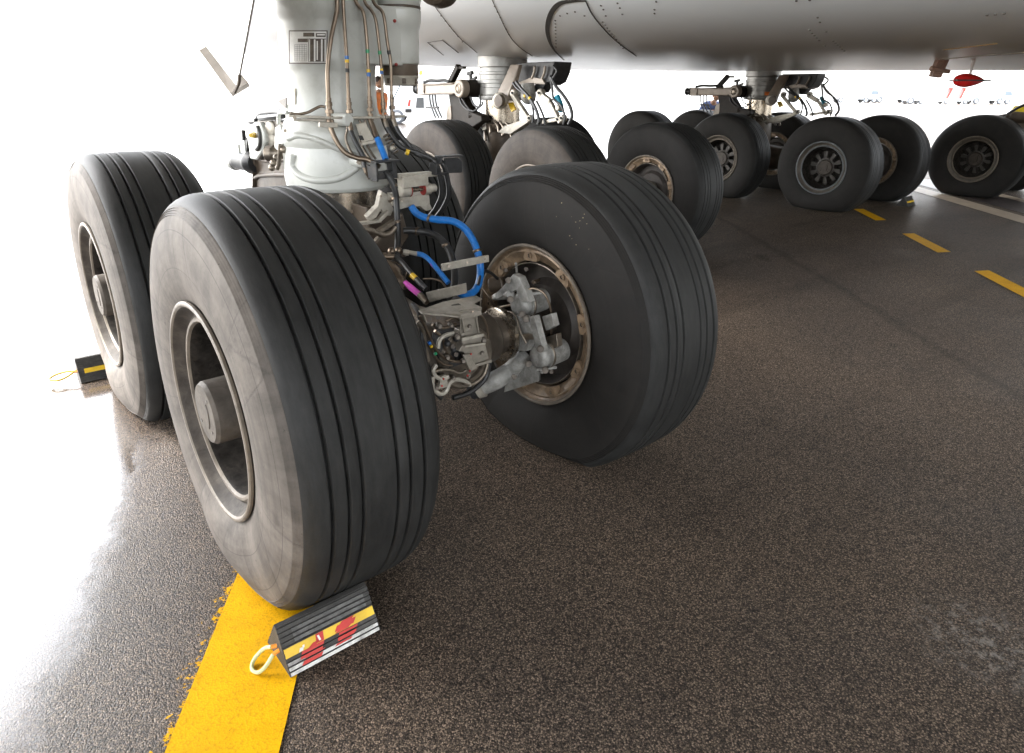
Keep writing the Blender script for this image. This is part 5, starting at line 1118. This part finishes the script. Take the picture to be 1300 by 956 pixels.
# ================================================================== VEHICLES
def vwheel(root, p, r, w, ax=(0, 1, 0)):
    p = Vector(p); ax = Vector(ax)
    t = MB(); t.lathe(p - ax * w / 2, ax, [(0, r * .62), (.02, r * .92), (.05, r), (w - .05, r), (w - .02, r * .92), (w, r * .62)], 24, 0, False, False); o = t.build('wheel', 'vtyre', root)
    t = MB(); t.lathe(p - ax * (w / 2 - .03), ax, [(0, 0), (.0, r * .3), (.04, r * .5), (.0, r * .62), (w - .06, r * .62)], 20, 0, False, False); t.lathe(p + ax * (w / 2 - .03), -ax, [(0, 0), (.0, r * .3), (.04, r * .5), (.0, r * .62)], 20, 0, False, False); t.build('rim', 'vgrey', o)
def van():
    root = tag(empty('service_van', (0, 0, 0)), 'white service van with red marker and orange roof beacon, seen behind the gear pipes', 'van')
    side = [(-2.5, .38), (-2.5, .95), (-1.75, 1.10), (-1.25, 2.0), (-1.0, 2.1), (2.5, 2.1), (2.6, 1.95), (2.6, .38)]
    b = MB(); b.prism([(x, -.95, z) for x, z in side], (0, 1.9, 0)); b.build('body', 'vwhite', root, .05)
    b = MB(); b.prism([(x, -.962, z) for x, z in ((-.66, .78), (-.58, 1.26), (-.24, 1.28), (-.24, .78))], (0, .02, 0)); b.build('window', 'glass', root, .01)
    b = MB(); b.prism([(-1.80, -.82, 1.14), (-1.80, .82, 1.14), (-1.34, .78, 1.94), (-1.34, -.78, 1.94)], (-.02, 0, .02)); b.build('windscreen', 'vwin', root)
    b = MB(); b.box((-1.02, -1.0, .66), (.30, .10, .15)); b.build('step', 'blackm', root, .02)
    b = MB(); b.prism([(-1.06, -.965, .86), (-.94, -.965, .86), (-.88, -.965, 1.16), (-.98, -.965, 1.16)], (0, .02, 0)); b.build('red_marker', 'vred', root)
    b = MB(); b.box((-1.65, -.958, .95), (.02, .014, .9)); b.box((.05, -.958, 1.15), (.02, .014, 1.3)); b.build('door_seam', 'vgrey', root)
    b = MB(); b.box((-2.52, 0, .42), (.12, 1.8, .2)); b.build('bumper', 'vtyre', root, .02)
    b = MB(); b.cyl((-.38, -.3, 2.1), (-.38, -.3, 2.34), .05); b.build('beacon_post', 'vgrey', root)
    b = MB(); b.lathe((-.38, -.3, 2.34), Z, [(0, .11), (.12, .11), (.2, .07), (.22, 0)], 16, 0, True, False); b.build('beacon_light', 'orange', root)
    for x in (-1.6, 1.65):
        for y in (-.86, .86): vwheel(root, (x, y, .36), .36, .24)
    return root
v = van(); v.location = gp(545, 37.0); v.rotation_euler.z = atan2(R0.y, R0.x) + radians(4)
def truck(root, L, cab, bed, mats, cabin=True, wheels=(.16, .72, .9), wr=.55):
    """Side view along local X, cab at +X end."""
    b = MB(); b.box((0, 0, .75), (L, 2.2, .25)); b.build('chassis', 'vgrey', root, .03)
    x1 = L / 2; b = MB(); b.prism([(x1 - cab, -1.15, .75), (x1, -1.15, .75), (x1, -1.15, 1.5), (x1 - .35, -1.15, 2.5), (x1 - cab, -1.15, 2.55)], (0, 2.3, 0)); b.build('cab', mats[0], root, .05)
    b = MB(); b.prism([(x1 - cab + .25, -1.17, 1.6), (x1 - .2, -1.17, 1.6), (x1 - .5, -1.17, 2.3), (x1 - cab + .25, -1.17, 2.3)], (0, .03, 0)); b.build('window', 'vwin', root)
    if bed == 'tank':
        b = MB(); b.lathe((-L / 2 + .2, 0, 1.9), Vector((1, 0, 0)), [(0, .7), (.15, 1.0), (L - cab - .6, 1.0), (L - cab - .45, .7)], 28); b.build('tank', mats[1], root)
    elif bed == 'box':
        b = MB(); b.box((-cab / 2 - .1, 0, 1.95), (L - cab - .3, 2.3, 2.1)); b.build('cargo_box', mats[1], root, .04)
        b = MB()
        for i in range(5): b.box((-L / 2 + .6 + i * (L - cab - .8) / 5, -1.16, 1.95), (.06, .04, 2.0))
        b.build('box_ribs', 'vgrey', root)['kind'] = 'stuff'
    for i, t in enumerate(wheels):
        for y in (-1.0, 1.0): vwheel(root, (-L / 2 + L * t, y, wr), wr, .35)
    b = MB(); b.box((x1 + .03, 0, .7), (.1, 2.1, .3)); b.build('bumper', 'vtyre', root, .02)
far_az = atan2(R0.y, R0.x)
for px, D, L, bed, lab, turn in ((1085, 165, 9.5, 'box', 'pale box truck parked far off, leftmost of the distant vehicles', 3), (1135, 172, 9.0, 'tank', 'pale tanker truck far off, beyond the gap between the wheels', -5), (1255, 168, 8.6, 'box', 'pale greenish box truck far off, beside the red-legged loader', 4)):
    r = tag(empty('distant_truck', gp(px, D)), lab, 'truck', 'vehicles parked far across the apron'); r.rotation_euler.z = far_az + radians(turn)
    truck(r, L, 2.0, bed, ('vwhite', 'vgreen' if 'greenish' in lab else 'vwhite'))
r = tag(empty('belt_loader', gp(1212, 160)), 'pale loader with two red slanting legs far across the apron', 'loader'); r.rotation_euler.z = far_az
b = MB(); b.bar((-3, 0, 2.9), (3.2, 0, 3.2), 1.2, .3); b.build('belt_deck', 'vwhite', r, .03)
for x in (-1.2, 1.3):
    b = MB(); b.bar((x - .45, 0, .6), (x + .35, 0, 2.85), 1.0, .35); b.build('leg', 'vred', r, .02)
b = MB(); b.box((0, 0, .7), (5.0, 1.8, .5)); b.build('chassis', 'vgrey', r, .04)
for x in (-1.8, 1.8):
    for y in (-.9, .9): vwheel(r, (x, y, .45), .45, .3)
r = tag(empty('baggage_tractor', gp(1161, 150)), 'small pale tractor with a big dark wheel far across the apron', 'tractor'); r.rotation_euler.z = far_az
b = MB(); b.box((0, 0, .95), (3.2, 1.6, .7)); b.box((-.6, 0, 1.6), (1.2, 1.5, .7)); b.build('body', 'vwhite', r, .06)
b = MB(); b.box((-.6, 0, 2.55), (1.4, 1.5, .08)); [b.cyl((-.6 + i * .6, j * .7, 1.9), (-.6 + i * .6, j * .7, 2.55), .04, None, 8) for i in (-1, 1) for j in (-1, 1)]; b.build('canopy', 'vgrey', r)
for x, q in ((-.9, .62), (1.1, .42)):
    for y in (-.8, .8): vwheel(r, (x, y, q), q, .35)
